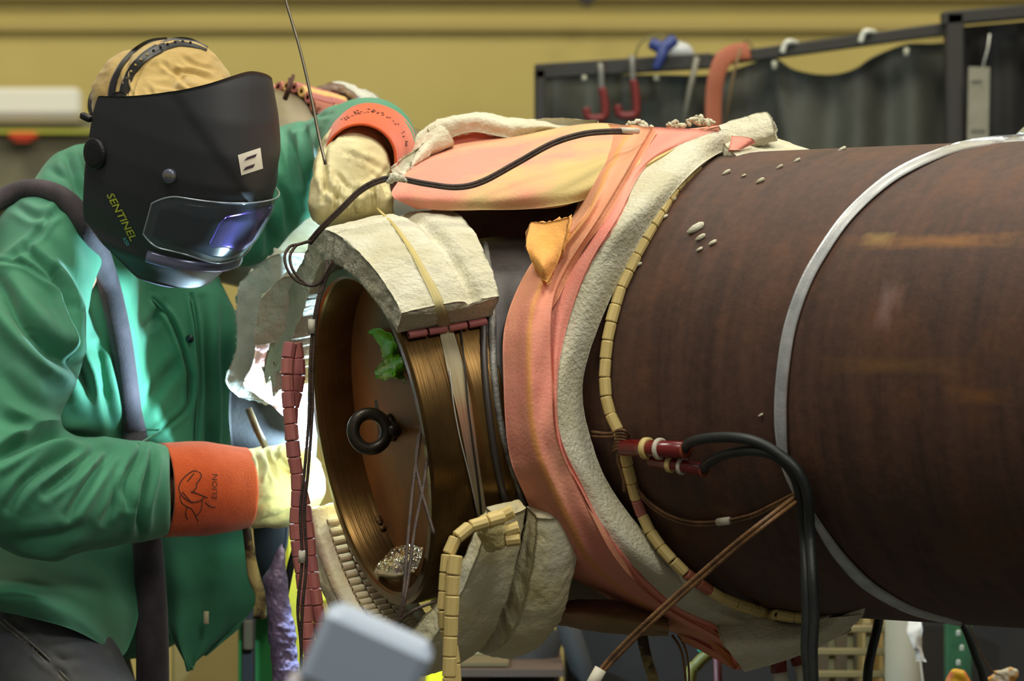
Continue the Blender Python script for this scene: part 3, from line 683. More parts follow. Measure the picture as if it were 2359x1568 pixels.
def bead(parent, p, d, L, r, kind, ry=None, up=None):
    o = bpy.data.objects.new('bead', bm[kind]); COL.objects.link(o); o.parent = parent
    q = Vector(d).to_track_quat('Z', 'Y')
    if up is not None:
        z = Vector(d).normalized(); y = (Vector(up)-z*Vector(up).dot(z)).normalized(); x = y.cross(z); q = Matrix((x, y, z)).transposed().to_quaternion()
    o.rotation_mode = 'QUATERNION'; o.rotation_quaternion = q; o.scale = (r, ry or r, L); o.location = Vector(p)-chain_loc(parent); return o
def string(parent, pts, L, r, kinds, gap=.0006, jit=.1, skip=()):
    q = resample(pts, step=L); rnd = random.Random(len(q))
    for i in range(len(q)-1):
        if i in skip: continue
        a, b = q[i], q[i+1]; d = b-a; l = np.linalg.norm(d)
        dd = d/l+np.array([rnd.gauss(0, jit*.25) for _ in range(3)])
        bead(parent, (a+b)/2, dd, l-gap, r*rnd.uniform(.96, 1.04), kinds[i % len(kinds)] if not callable(kinds) else kinds(i))
    mk('wire', *tube(q[::1], r*.3, 6), wire_m, parent)
wire_m = M('braided_wire', (74, 56, 44), .6, 0, col2=(46, 34, 28), ns=60, bump=.4, bs=400)
wire2_m = M('brown_wire', (134, 96, 58), .5, .1, col2=(88, 62, 40), ns=40, bump=.4, bs=300)
# bead ring round the big pipe
rb_ = thing('bead_heater_ring', 'string of cream ceramic beads curving round the pipe beside the white wrap edge', 'bead string', hit(1400, 900, .01))
pts = [hit(x, y, .007+.022*min(1, max(0, (y-1180)/120))) for x, y in cr([(1605, 382), (1560, 428), (1520, 490), (1470, 580), (1430, 665), (1408, 740), (1395, 820), (1395, 900), (1406, 955), (1426, 995), (1442, 1060), (1456, 1115), (1476, 1180), (1503, 1232), (1550, 1292), (1600, 1335), (1660, 1375), (1730, 1402), (1800, 1418), (1872, 1425)], 6)]
string(rb_, pts, .0262, .0082, lambda i: 'pink' if i == 22 else ('brown' if i in (27, 28) else 'cream'), jit=.12)
# pink strands left of the ring
pk_ = thing('bead_strand', 'pair of long mauve ceramic bead strands hanging beside the gloved hand', 'bead string', P(700, 1500, .1))
s1 = cr([P(668, 790, .12), P(662, 850, .11), P(666, 940, .105), P(676, 1030, .10), P(686, 1120, .10), P(682, 1190, .10), P(684, 1250, .10), P(696, 1330, .10), P(708, 1440, .10), P(716, 1540, .10), P(720, 1700, .10)], 6)
s2 = cr([P(680, 790, .16), P(690, 850, .155), P(684, 900, .15), P(672, 950, .145), P(674, 1040, .14), P(688, 1100, .13), P(700, 1160, .125), P(710, 1230, .12), P(718, 1310, .12), P(734, 1420, .12), P(752, 1520, .12), P(766, 1700, .12)], 6)
string(pk_, s1, .0245, .0098, ['mauve', 'pink', 'pink'], jit=.1); string(pk_, s2, .0245, .0098, ['pink', 'mauve', 'pink'], jit=.1)
# cream strands hanging right of the cradle
cs_ = thing('bead_strand', 'cream ceramic bead strands looping over the cradle and hanging down', 'bead string', P(1045, 1560, -.3))
def yb(y): return -.262
s1 = cr([P(1160, 1190, -.245), P(1125, 1200, -.255), P(1080, 1215, -.265), P(1045, 1245, -.272), P(1030, 1290, -.275), P(1026, 1350, -.275), P(1022, 1430, -.275), P(1040, 1490, -.27), P(1050, 1600, -.27), P(1052, 1700, -.27)], 6)
s2 = cr([P(1050, 1278, -.29), P(1044, 1330, -.292), P(1041, 1400, -.292), P(1037, 1480, -.292), P(1035, 1568, -.292), P(1034, 1700, -.292)], 6)
string(cs_, s1, .0262, .0092, ['cream'], jit=.1); string(cs_, s2, .0262, .0096, ['cream'], jit=.06)
st_ = thing('bead_strand', 'short cream bead stubs sticking out at the cradle top', 'bead string', P(1160, 1210, -.25))
for (x0, y0, x1, y1) in ((1126, 1196, 1150, 1190), (1150, 1192, 1182, 1176), (1162, 1224, 1196, 1214), (1164, 1244, 1198, 1240)):
    a, b_ = P(x0, y0, -.235), P(x1, y1, -.235); bead(st_, (a+b_)/2, b_-a, (b_-a).length, .0098, 'cream')
kn = M('fibre_knot', (206, 192, 138), .9, col2=(176, 158, 96), ns=40, bump=.7, bs=150)
V, F = sdf_mesh([(P(1118, 1200, -.235), P(1140, 1215, -.24), .010, .014), (P(1130, 1215, -.24), P(1148, 1250, -.235), .014, .010), (P(1118, 1225, -.23), P(1130, 1260, -.225), .012, .008)], .0028, .008)
n_ = vnorm(V, F); V = V+n_*(fbm(V, 160, 3, 9)*.002)[:, None]; mk('fibre_knot', V, F, kn, st_)
# rows of flat beads lining the cradle (heater mat)
hm = thing('heater_mat', 'mat of cream ceramic beads lining the inside of the cradle blanket', 'heater mat', NF(.02, rd(180), .27, .01))
for row, t in enumerate((.000, .020, .040)):
    for k in range(35):
        ph = rd(240-k*3.1-(row % 2)*1.55); e = (246-math.degrees(ph))/(246-113)
        if not 0 < e < .88: continue
        sg = .012*math.sin(math.pi*e); p = NF(t+.105*float(sm_(e)), ph, .266+.014*math.sin(math.pi*e), sg); q = NF(t+.105*float(sm_(e)), ph-.05, .262+.014*math.sin(math.pi*e), sg)
        bead(hm, p, a1, .0185, .0066, 'flat', ry=.0045, up=(p-C1))
# pink-cream bead mat peeping out under the collar
hm2 = thing('heater_mat', 'row of dusty pink ceramic beads showing under the lower edge of the collar', 'heater mat', NF(.1, rd(58), .252))
for row in range(2):
    for k in range(4):
        bead(hm2, NF(.024+k*.030, rd(52.6+row*2.9), .2565), a1, .027, .0058, 'mauve' if (k+row) % 3 else 'pink')

# ---------------------------------------------------------------- wires, cables, steel band
def wire(name, label, pts, r, mat, cat='wire', n=6, extra=None, parent=None, seg=8):
    v, f = tube(cr(pts, n), r, seg); o = mk(name, v, f, mat, parent)
    if label and parent is None: tag(o, label, cat)
    return o
tcw = thing('thermocouple_wire', 'braided twin wire running from the pink blanket over the collar and looping down', 'wire', hit(860, 540, .02))
def hw(x, y, off=.01): return hit(x, y, off, bv_col)
A_ = [P(1455, 300, .03), P(1400, 300, .0), P(1340, 306, -.02), P(1270, 328, -.03), P(1190, 372, -.035), P(1110, 415, -.04), P(1050, 428, -.045), P(980, 420, -.05), P(915, 408, -.05), P(875, 412, -.05), P(830, 435, -.045), P(785, 478, -.04), P(740, 522, -.03), P(712, 555, -.02)]
for dx, dy in ((0, 0), (2, 6)):
    mk('wire_core', *tube(cr([p+Vector((dx*S, .002, -dy*S)) for p in A_], 8), .0027, 8), wire_m, tcw)
for k, off in enumerate((0, 12)):
    L_ = [P(712+off*.4, 555, -.02), P(690, 562, -.02), P(668+off, 568, -.02), P(656+off, 590, -.025), P(662+off, 620, -.03), P(682+off, 645, -.03), P(715, 658, -.03), P(738, 650, -.035), P(752, 622, -.035), P(765-off, 600, -.02)]
    mk('wire_loop', *tube(cr(L_, 8), .0022, 8), wire_m, tcw)
B_ = [P(765, 600, -.02), P(748, 640, -.03), P(732, 690, -.035), P(720, 760, -.035), P(714, 850, -.035), P(712, 950, -.035), P(702, 1080, -.035), P(692, 1180, -.035), P(696, 1290, -.035), P(686, 1400, -.035), P(694, 1500, -.03), P(696, 1700, -.03)]
for dx in (0, 9): mk('wire_core', *tube(cr([p+Vector((dx*S*(.3+i*.1), 0, 0)) for i, p in enumerate(B_[:-2])]+[B_[-2], B_[-1]], 8), .0023, 8), wire_m, tcw)
slv = M('white_sleeve', (196, 190, 170), .6)
for (x, y0, y1) in ((716, 735, 768), (694, 1268, 1296), ): mk('sleeve', *tube([P(x+2, y0, -.036), P(x+1, y1, -.036)], .0052, 10), slv, tcw, label='short white sleeve on the wire')
mk('sleeve', *tube([P(1432, 300, .016), P(1470, 302, .035)], .0045, 10), slv, tcw, label='short white sleeve on the wire')
V, F = sdf_mesh([(P(905, 405, -.05), P(935, 415, -.05), .005, .003), (P(895, 418, -.052), P(912, 408, -.055), .004, .005)], .0015, .004)
n_ = vnorm(V, F); mk('fibre_fluff', V+n_*(fbm(V, 300, 3, 3)*.0025)[:, None], F, white_m, tcw)
w2 = thing('hanging_wire', 'dark twin wires hanging in front of the open end past the foil', 'wire', P(915, 1480, -.31))
for pts in ([(978, 930), (962, 1040), (950, 1130), (938, 1260), (930, 1360), (914, 1440), (902, 1480), (896, 1560)], [(990, 1010), (975, 1120), (955, 1220), (942, 1320), (932, 1380), (918, 1440), (906, 1480), (902, 1560)], [(965, 1000), (958, 1060), (968, 1120), (985, 1180), (1000, 1230)]):
    mk('wire_core', *tube(cr([P(x, y, -.12-.16*min(1, max(0, (y-930)/450))) for x, y in pts], 6), .0025, 8), wire_m, w2)
mk('wire_branch', *tube(cr([P(914, 1442, -.283), P(930, 1422, -.29), P(960, 1402, -.295), P(1005, 1385, -.285)], 6), .0022, 8), wire_m, w2)
# steel band
steel = M('band_steel', (206, 208, 208), .35, .55, col2=(176, 178, 180), ns=30, bump=.1, bs=200)
sb = thing('steel_band', 'bright flat steel band strapped round the rusty pipe', 'strap', hit(1795, 950, .01))
ribbon('band_upper', [(2400, 316), (2330, 318), (2260, 325), (2180, 345), (2060, 402), (1960, 488), (1893, 580), (1850, 660), (1817, 760), (1801, 870), (1797, 950), (1800, 1020), (1806, 1062), (1820, 1105), (1836, 1142)], [16, 18, 22, 24, 26, 28, 28, 12], .004, steel, sb, thick=.0012, n=120, kx=5)
ribbon('band_lower', [(1868, 1180), (1900, 1235), (1940, 1290), (2000, 1350), (2080, 1398), (2140, 1420), (2215, 1438)], [12, 22, 26, 22, 16, 10], .003, steel, sb, thick=.0012, n=60, kx=5)
# red sleeved terminals and black cables
tm = thing('cable_terminal', 'pair of red tube terminals with cream collars on black cables against the pipe', 'cable', hit(1500, 1050, .02))
red_m = M('red_tube', (110, 28, 24), .25, spec=.6); blk = M('black_rubber', (34, 38, 36), .5, col2=(24, 28, 28), ns=20, bump=.15, bs=90)
T_ = lambda x, y, o=.025: hit(x, y, o)
for (x0, y0, x1, y1, r, off) in ((1436, 1030, 1580, 1036, .0118, .020), (1500, 1060, 1622, 1082, .0095, .016)):
    a, b_ = T_(x0, y0, off), T_(x1, y1, off); mk('red_tube', *tube([a, b_], r, 18), red_m, tm, label='glossy dark red tube'); d = (b_-a)
    for t0, t1 in ((.34, .42), (.56, .62)): mk('collar', *tube([a+d*t0, a+d*(t0+.01), a+d*(t1-.01), a+d*t1], [r*1.05, r*1.3, r*1.3, r*1.05], 18), bm['cream'].materials[0] if t0 < .5 else slv, tm, label='cream ceramic collar')
    mk('tube_mouth', *tube([b_-d*.02, b_+d*.012], r*1.02, 18), M('tube_inside', (150, 66, 40), .5), tm)
Aw = [T_(1575, 1036, .02), T_(1592, 1018, .03), T_(1640, 1008, .035), T_(1700, 1008, .035), T_(1750, 1020, .03), T_(1800, 1050, .022), T_(1838, 1085, .02), T_(1860, 1140, .02), T_(1866, 1230, .03)]
Bw = [T_(1618, 1082, .016), T_(1636, 1062, .025), T_(1680, 1044, .03), T_(1740, 1038, .03), T_(1790, 1052, .022), T_(1826, 1090, .016), T_(1842, 1140, .016), T_(1852, 1230, .026)]
e_ = (Aw[-1]).y
Aw += [P(1872, 1330, e_-.02), P(1876, 1420, e_-.02), P(1872, 1500, e_-.02), P(1874, 1568, e_-.02), P(1880, 1750, e_-.02)]
Bw += [P(1856, 1330, e_-.01), P(1858, 1420, e_-.015), P(1856, 1500, e_-.015), P(1862, 1568, e_-.015), P(1864, 1750, e_-.015)]
mk('black_cable', *tube(cr(Aw, 6), .0072, 12), blk, tm); mk('black_cable', *tube(cr(Bw, 6), .0070, 12), blk, tm)
# binding at the bead ring
bd = B()
for k in range(7):
    y = 996+k*7; c = [hit(1418-3*k*.3, y, .004), hit(1424, y-6, .02), hit(1440, y-4, .022), hit(1448, y+8, .004)]; bd.add(*tube(cr(c, 4), .0022, 6))
bd.add(*tube(cr([hit(1362, 994, .01), hit(1400, 998, .012), hit(1430, 992, .014)], 5), .0022, 6)); bd.add(*tube(cr([hit(1362, 1004, .01), hit(1400, 1005, .012), hit(1432, 1002, .014)], 5), .0022, 6))
bd.add(*tube(cr([hit(1430, 1030, .014), hit(1426, 1060, .012), hit(1438, 1100, .010), hit(1440, 1130, .008)], 5), .004, 6))
o = bd.out('binding_wire', wire2_m); tag(o, 'brown binding wire wrapped round the bead ring where the red tubes start', 'wire', kind='stuff')
w3 = thing('thermocouple_wire', 'thin brown twin wire sagging in an arc below the red tubes', 'wire', hit(1665, 1200, .01))
for dy in (0, 7): mk('wire_core', *tube(cr([hit(x, y+dy, .006) for x, y in [(1452, 1085), (1470, 1125), (1500, 1160), (1545, 1188), (1600, 1202), (1665, 1199), (1730, 1185), (1780, 1162), (1834, 1134)]], 6), .0021, 8), wire2_m, w3)
mk('sleeve', *tube([hit(1654, 1202, .008), hit(1680, 1199, .008)], .0055, 10), slv, w3, label='short white sleeve on the wire')
w4 = thing('tension_wire', 'light brown twin wire slanting from the steel band down across the blanket', 'wire', P(1370, 1580, -.35))
q0 = hit(1836, 1140, .012)
for dx, dy in ((0, 0), (7, 8)):
    mk('wire_core', *tube(cr([q0+Vector((dx*S, 0, -dy*S)), P(1760+dx, 1198+dy, -.40), P(1680+dx, 1262+dy, -.38), P(1570+dx, 1358+dy, -.35), P(1480+dx, 1440+dy, -.33), P(1410+dx, 1510+dy, -.31), P(1372+dx*.3, 1560+dy, -.3), P(1350, 1620, -.3)], 6), .0030, 8), wire2_m, w4)
mk('sleeve', *tube([P(1384, 1540, -.31), P(1350, 1600, -.31)], .0085, 12), slv, w4, label='whitish sleeve at the lower end')
wire('filler_rod', 'thin steel filler rod slanting down from the top edge into the cream glove', [P(640, -80, .10), P(658, 0, .09), P(690, 110, .07), P(716, 220, .05), P(734, 310, .03), P(750, 378, .01)], [.0020, .0022, .0024], M('rod_steel', (120, 112, 96), .35, .8), 'rod')
# chips of fibre on the pipe top
chips = ((1600, 528, 10), (1612, 548, 6), (1545, 462, 6), (1640, 560, 5), (1750, 417, 5), (1938, 345, 5), (1795, 385, 4), (1835, 370, 4), (1530, 500, 4), (1470, 610, 4), (1672, 398, 5), (1712, 405, 3), (1752, 956, 3), (1610, 575, 4))
cb = B(); rnd = random.Random(11)
for x, y, r in chips:
    p = hit(x, y, .002); r *= .55e-3*1.1; cb.add(*tube([p+Vector((-r*1.6, 0, -r*.8)), p, p+Vector((r*1.6, -r*.4, r)), p+Vector((r*2, 0, r*1.6))], [r*.4, r, r*.9, r*.2], 6))
tag(cb.out('fibre_chips', white_m), 'tiny white fibre crumbs scattered on the upper side of the rusty pipe', 'crumbs', kind='stuff')

# ---------------------------------------------------------------- green tape and foil inside the open end
gm = M('green_film', (160, 232, 56), .35, col2=(110, 200, 36), ns=16, bump=.3, bs=60)
gt = thing('green_tape', 'crumpled bright green tape scrap stuck inside the open pipe end', 'tape', on_plane(890, 840, .04))
def pl(x, y, t): return Vector(on_plane(x, y, t))
g = grid_eval([[pl(846, 762, .05), pl(870, 756, .045), pl(900, 770, .04)], [pl(874, 792, .04), pl(892, 788, .03), pl(912, 790, .035)], [pl(882, 822, .05), pl(900, 818, .03), pl(916, 820, .045)]], 16, 14)
slab_obj('tape_strip', g+(.003*fbm(g, 60, 3, 2))[..., None], .0012, gm, gt, toward=EY, rim=1)
g = grid_eval([[pl(868, 845, .045), pl(890, 822, .02), pl(918, 812, .045)], [pl(862, 862, .045), pl(894, 848, .03), pl(926, 832, .015)], [pl(880, 874, .045), pl(905, 862, .015), pl(930, 862, .045)], [pl(905, 868, .05), pl(922, 872, .03), pl(934, 880, .05)]], 24, 20)
slab_obj('tape_wad', g+(.006*fbm(g, 90, 3, 3))[..., None], .0012, gm, gt, toward=EY, rim=1)
fo = new_mat('foil'); m, nt, b = fo; b.inputs['Metallic'].default_value = 1; b.inputs['Roughness'].default_value = .18; b.inputs['Base Color'].default_value = lin((214, 208, 190))
g = grid_eval([[pl(905, 1262, .03), pl(940, 1256, .02), pl(975, 1264, .01)], [pl(878, 1292, .01), pl(925, 1290, -.015), pl(968, 1292, -.005)], [pl(862, 1318, .0), pl(915, 1322, -.02), pl(955, 1318, -.01)], [pl(880, 1336, .015), pl(915, 1340, .01), pl(945, 1330, .01)]], 44, 40)
nz = np.abs(fbm(g, 60, 4, 5))*.016+np.abs(fbm(g, 140, 3, 6))*.006
g = g+nz[..., None]*np.array((0, -1, .3)); v, f = slab(g, .0008, toward=EY, rim=1)
tag(mk('foil_wad', v, f, m, smooth=False), 'crumpled silver foil wad lying at the bottom inside the pipe end', 'foil')
# ---------------------------------------------------------------- the welder
WO = .12
def WP(x, y, Y=0.0): return P(x, y, Y+WO)
def K(x, y, Y, r): return WP(x, y, Y), r*S*(D+Y+WO)/D
def pz(z, Y): return 784+(ZC-z)/(S*(D+Y+WO)/D)
def chain(pts, s=(1, 1, 1)):
    q = [K(*p) for p in pts]; return [(q[i][0], q[i+1][0], q[i][1], q[i+1][1], s) for i in range(len(q)-1)]
wld = thing('person', 'person in green welding jacket, beige cap and dark helmet leaning to weld the pipe end', 'person', (WP(120, 800, .3).x, .3, 0))
jk_m = M('green_jacket', (66, 140, 104), .78, col2=(54, 124, 90), ns=7, nd=4, bump=.12, bs=420, sheen=.15, bdist=.002, col3=(78, 134, 110), ns3=4, lo3=.5, hi3=.7)
V, F = sdf_mesh(chain([(300, 520, .50, 120), (330, 640, .50, 150), (365, 780, .52, 175), (330, 1000, .52, 195), (290, 1300, .50, 215)], (1, .8, 1))
    + chain([(285, 372, .40, 78), (190, 450, .32, 100), (110, 560, .24, 116)])
    + chain([(110, 580, .22, 118), (55, 820, .10, 122), (-30, 1075, .03, 128)])
    + chain([(-30, 1105, .02, 138), (110, 1140, .05, 134), (230, 1135, .11, 116), (330, 1130, .16, 102), (392, 1128, .19, 96)])
    + chain([(200, 620, .38, 120), (180, 900, .42, 150)])
    + chain([(380, 470, .48, 110), (560, 430, .52, 100), (680, 390, .56, 95), (800, 345, .50, 92)])
    + chain([(800, 345, .50, 92), (842, 344, .32, 106), (852, 348, .20, 108)])
    + chain([(560, 520, .55, 95), (640, 430, .55, 80)]), .0058, .035, cut=lambda X, Y_, Z: -np.maximum(np.maximum(np.abs(X-P(462, 0, .31).x)-.0400, np.abs(Y_-.28)-.16), np.abs(Z-P(0, 1125, .31).z)-.095))
V, F = subdiv(V, F, 1)
fold = [([(60, 575), (126, 645), (165, 760), (173, 830)], 9, .016), ([(128, 630), (160, 700), (178, 817), (206, 905)], 10, .020), ([(-5, 650), (46, 733), (115, 806), (180, 852), (212, 915)], 17, .026),
        ([(222, 800), (238, 880), (262, 990)], 11, .014), ([(95, 540), (150, 600), (205, 700), (235, 800)], 14, .006), ([(20, 600), (70, 560), (130, 480)], 7, .008), ([(0, 604), (60, 612), (120, 660), (180, 720)], 5, .006),
        ([(-20, 1062), (60, 1020), (130, 1000), (215, 1010)], 13, .024), ([(20, 1170), (60, 1110), (130, 1060), (215, 1028)], 11, .012), ([(106, 1135), (160, 1090), (210, 1048), (262, 1025)], 10, .013), ([(158, 1190), (200, 1120), (240, 1060), (280, 1028)], 10, .012),
        ([(290, 1165), (288, 1110), (318, 1050), (336, 1022)], 8, .012), ([(319, 1230), (320, 1165), (340, 1088), (352, 1030)], 9, .016), ([(240, 1200), (262, 1160), (270, 1110)], 9, .007), ([(30, 1240), (120, 1235), (200, 1210)], 14, .006), ([(0, 960), (70, 985), (130, 985)], 14, .010),
        ([(350, 690), (395, 740), (428, 830), (434, 900), (425, 945), (370, 990), (318, 1025)], 5, .007), ([(440, 680), (452, 760), (458, 870), (450, 960), (448, 1060)], 4.5, .010), ([(466, 690), (474, 800), (478, 960), (474, 1200)], 9, .012), ([(520, 690), (516, 800), (522, 960), (520, 1150)], 10, .008),
        ([(330, 760), (350, 740), (372, 700)], 10, .008), ([(318, 960), (370, 880), (412, 830)], 14, .008), ([(190, 330), (205, 380), (215, 440)], 9, .008), ([(150, 350), (165, 400), (190, 450)], 9, .007), ([(120, 395), (160, 420), (210, 480)], 8, .006),
        ([(0, 1300), (90, 1298), (190, 1325), (300, 1372)], 12, .014), ([(655, 300), (675, 350), (690, 420)], 10, .010), ([(700, 290), (712, 340), (722, 400), (716, 480)], 7, .012), ([(735, 300), (728, 350), (740, 420)], 6, .010), ([(640, 420), (660, 470), (668, 540)], 10, .010), ([(600, 480), (620, 540), (620, 600)], 12, .01), ([(680, 300), (720, 268), (765, 262)], 6, .009),
        ([(30, 470), (90, 500), (150, 480)], 9, .006), ([(0, 860), (60, 920), (110, 950)], 18, .007)]
V = crease(V, F, fold)
n_ = vnorm(V, F); V = V+n_*(fbm(V*np.array((1, 1, .55)), 11, 3, 77)*.0045+fbm(V*np.array((1, 1, .6)), 34, 2, 78)*.0012)[:, None]
jacket = mk('jacket', V, F, jk_m, wld, label='green cotton welding jacket')
bv_j = BVHTree.FromPolygons([Vector(v) for v in V], F.tolist())
def jhit(x, y, off=0, bv=None):
    o = Vector(EY); d = (WP(x, y, 0)-o).normalized(); h = (bv or bv_j).ray_cast(o, d)
    if h[0] is not None: return h[0]-d*off
    ts = np.linspace(4.7, 6.4, 35); q = [(bv or bv_j).find_nearest(o+d*t)[3] for t in ts]; return o+d*(ts[int(np.argmin(q))]-off)
# snap and seams as small sub-parts
mk('snap_button', *tube([jhit(437, 780, .000), jhit(437, 780, .004)], .0062, 18), M('snap', (40, 52, 52), .35, .6), jacket)
mk('placket_edge', *tube(cr([jhit(x, y, .0015) for x, y in ((441, 690), (452, 760), (458, 870), (453, 960), (449, 1050))], 5), .0022, 6), jk_m, jacket)
mk('flap_seam', *tube(cr([jhit(x, y, .0008) for x, y in ((352, 690), (396, 740), (428, 830), (436, 900), (424, 945), (370, 990), (320, 1022))], 5), .0013, 6), jk_m, jacket)
# tails of the jacket
def tail(name, rows, seed, nu=60, nv=50, amp=.006):
    g = grid_eval([[WP(*q) for q in r] for r in rows], nu, nv); uu = np.linspace(0, 1, nu)[:, None]; vv = np.linspace(0, 1, nv)[None]
    g = g+(amp*np.sin(vv*15+uu*2+seed)*(.3+.7*uu)+.003*fbm(g, 20, 3, seed))[..., None]*np.array((0, -1, 0))
    return slab_obj(name, g, .004, jk_m, jacket, toward=EY, rim=1)
tail('jacket_tail', [[(352, 1180, .32), (420, 1180, .34), (500, 1180, .35), (560, 1170, .37)], [(358, 1300, .33), (420, 1300, .34), (500, 1300, .35), (582, 1290, .38)], [(370, 1400, .34), (425, 1405, .34), (500, 1410, .36), (592, 1375, .39)], [(392, 1462, .35), (428, 1480, .35), (490, 1475, .37), (560, 1430, .40)], [(432, 1540, .36), (438, 1545, .36), (446, 1530, .37), (500, 1482, .38)]], 3)
tail('jacket_tail', [[(-60, 1235, .22), (60, 1250, .22), (180, 1250, .24), (312, 1235, .30)], [(-60, 1300, .14), (60, 1300, .13), (180, 1320, .17), (320, 1330, .28)], [(-60, 1350, .04), (70, 1352, .03), (200, 1385, .10), (318, 1420, .26)], [(-50, 1375, .03), (100, 1385, .02), (215, 1440, .08), (296, 1490, .22)], [(-40, 1400, .06), (140, 1440, .04), (245, 1490, .10), (282, 1512, .18)]], 8, amp=.003)
mk('tear_patch', *box(jhit(473, 1420, .0)[:] if False else (WP(475, 1422, .325))[:], (.008, .004, .020), None, .001), M('tear_lining', (206, 196, 160), .8), jacket, label='small pale tear in the jacket tail')
# cuff of the raised sleeve
def cone_cuff(name, a, b, ra, rb, mat, parent, seed, label, ex=1.0, wob=.003, flare=None, n=40, seg=96, double=True):
    ax = (b-a).normalized(); u, w_ = frame(ax); V = []
    for s in range(n):
        t = s/(n-1); c = a+(b-a)*t; r = ra+(rb-ra)*t+.004*math.sin(t*3.1)
        for k in range(seg):
            an = 2*math.pi*k/seg; q = c+(u*math.cos(an)+w_*math.sin(an)*ex)*r; V.append(q)
    V = np.array([tuple(v) for v in V]); d = V-np.array(a)-np.outer((V-np.array(a))@np.array(ax), np.array(ax)); d /= np.linalg.norm(d, axis=1)[:, None]
    V = V+d*(wob*fbm(V, 18, 3, seed))[:, None]; Vi = V-d*.0035
    N = len(V); F = [(i*seg+k, i*seg+(k+1) % seg, (i+1)*seg+(k+1) % seg, (i+1)*seg+k) for i in range(n-1) for k in range(seg)]
    F2 = [tuple(N+i for i in f[::-1]) for f in F]; F3 = [(k, N+k, N+(k+1) % seg, (k+1) % seg) for k in range(seg)]+[((n-1)*seg+k, (n-1)*seg+(k+1) % seg, N+(n-1)*seg+(k+1) % seg, N+(n-1)*seg+k) for k in range(seg)]
    return mk(name, np.vstack([V, Vi]), F+F2+F3, mat, parent, label=label)
or_m = M('orange_suede', (214, 86, 20), .9, col2=(194, 74, 18), ns=12, nd=5, bump=.3, bs=300, col3=(120, 56, 24), ns3=9, lo3=.58, hi3=.78, sheen=.3)
gl_m = M('cream_leather', (214, 204, 158), .7, col2=(200, 186, 134), ns=9, nd=5, bump=.25, bs=120, bd=4, col3=(112, 98, 64), ns3=16, lo3=.56, hi3=.74)
# right hand glove (left in the picture)
def glove(parent, prims, vox, k, folds, seed, name='glove_hand', label='cream leather glove hand', amp=.0022):
    V, F = sdf_mesh(prims, vox, k); V, F = subdiv(V, F, 1); V = crease(V, F, folds); n_ = vnorm(V, F)
    V = V+n_*(fbm(V, 30, 3, seed)*amp+fbm(V, 90, 2, seed+1)*amp*.3)[:, None]; return mk(name, V, F, gl_m, parent, label=label), V, F
ca, cb_ = WP(372, 1128, .185), WP(566, 1124, .235)
cuff = cone_cuff('glove_cuff', ca, cb_, .0715, .062, or_m, wld, 5, 'orange suede glove cuff', wob=.0022)
pr_ = chain([(555, 1124, .235, 86), (590, 1124, .25, 90), (640, 1122, .27, 92), (668, 1118, .28, 82)], (1, .72, 1))
pr_ += chain([(540, 1124, .235, 84), (566, 1124, .235, 88)])
for i, (y0, y1, y2, y3) in enumerate(((1060, 1064, 1090, 1104), (1096, 1100, 1112, 1118), (1130, 1138, 1140, 1138), (1160, 1172, 1170, 1160))):   # four fingers closing round the torch
    r = (21, 22, 21, 18)[i]; x = (694, 702, 700, 690)[i]
    pr_ += chain([(655, y0+2, .27-.004*i, r+5), (x, y1, .245, r+1), (x+14, y2, .27, r), (x-2, y3, .300, r-2)])
pr_ += chain([(610, 1062, .245, 34), (660, 1048, .235, 26), (700, 1056, .232, 22), (722, 1072, .250, 18)])                        # thumb along the top
rg, _, _ = glove(wld, pr_, .0034, .008, [([(566, 1030), (572, 1080), (562, 1150), (572, 1210)], 6, .006), ([(584, 1040), (600, 1070), (596, 1110)], 5, .006), ([(612, 1040), (622, 1070), (640, 1110)], 5, .006), ([(640, 1050), (662, 1080), (690, 1100)], 5, .005), ([(580, 1180), (610, 1160), (650, 1150)], 7, .004), ([(600, 1200), (640, 1190), (680, 1170)], 6, .004), ([(632, 1060), (640, 1030)], 5, .005)], 91)
# print on the cuff: a rearing animal outline and letters
bv_c = BVHTree.FromPolygons([v.co+chain_loc(cuff) for v in cuff.data.vertices], [tuple(p.vertices) for p in cuff.data.polygons])
ink = M('dark_ink', (58, 40, 30), .8)
art = B()
for ln in ([(455, 1086), (446, 1084), (432, 1092), (420, 1104), (413, 1116), (412, 1128), (420, 1142), (432, 1152), (444, 1158)], [(458, 1086), (464, 1093), (460, 1104), (454, 1112), (452, 1122), (446, 1130), (440, 1134)], [(447, 1090), (440, 1098), (432, 1108)], [(440, 1132), (454, 1136), (468, 1142), (478, 1146)], [(420, 1132), (430, 1144), (442, 1156), (458, 1154), (470, 1146)], [(414, 1140), (418, 1156), (430, 1166), (442, 1172)], [(466, 1150), (464, 1170), (458, 1182), (450, 1188)], [(430, 1166), (428, 1184), (432, 1196)], [(442, 1172), (450, 1186), (456, 1200)], [(472, 1156), (484, 1166), (496, 1168)]):
    art.add(*tube(cr([jhit(x, y, .0004, bv_c) for x, y in ln], 5), .0008, 5))
art.out('printed_emblem', ink, cuff, label='dark printed outline of a rearing horse')
def text_mesh(txt, size=1.0, bold=0):
    c = bpy.data.curves.new('t', 'FONT'); c.body = txt; c.size = 1; c.align_x = 'CENTER'; c.align_y = 'CENTER'; c.resolution_u = 2; c.offset = bold
    o = bpy.data.objects.new('t', c); COL.objects.link(o); dg = bpy.context.evaluated_depsgraph_get(); me = o.evaluated_get(dg).to_mesh()
    v = [tuple(x.co) for x in me.vertices]; f = [tuple(p.vertices) for p in me.polygons]; bpy.data.objects.remove(o); return v, f
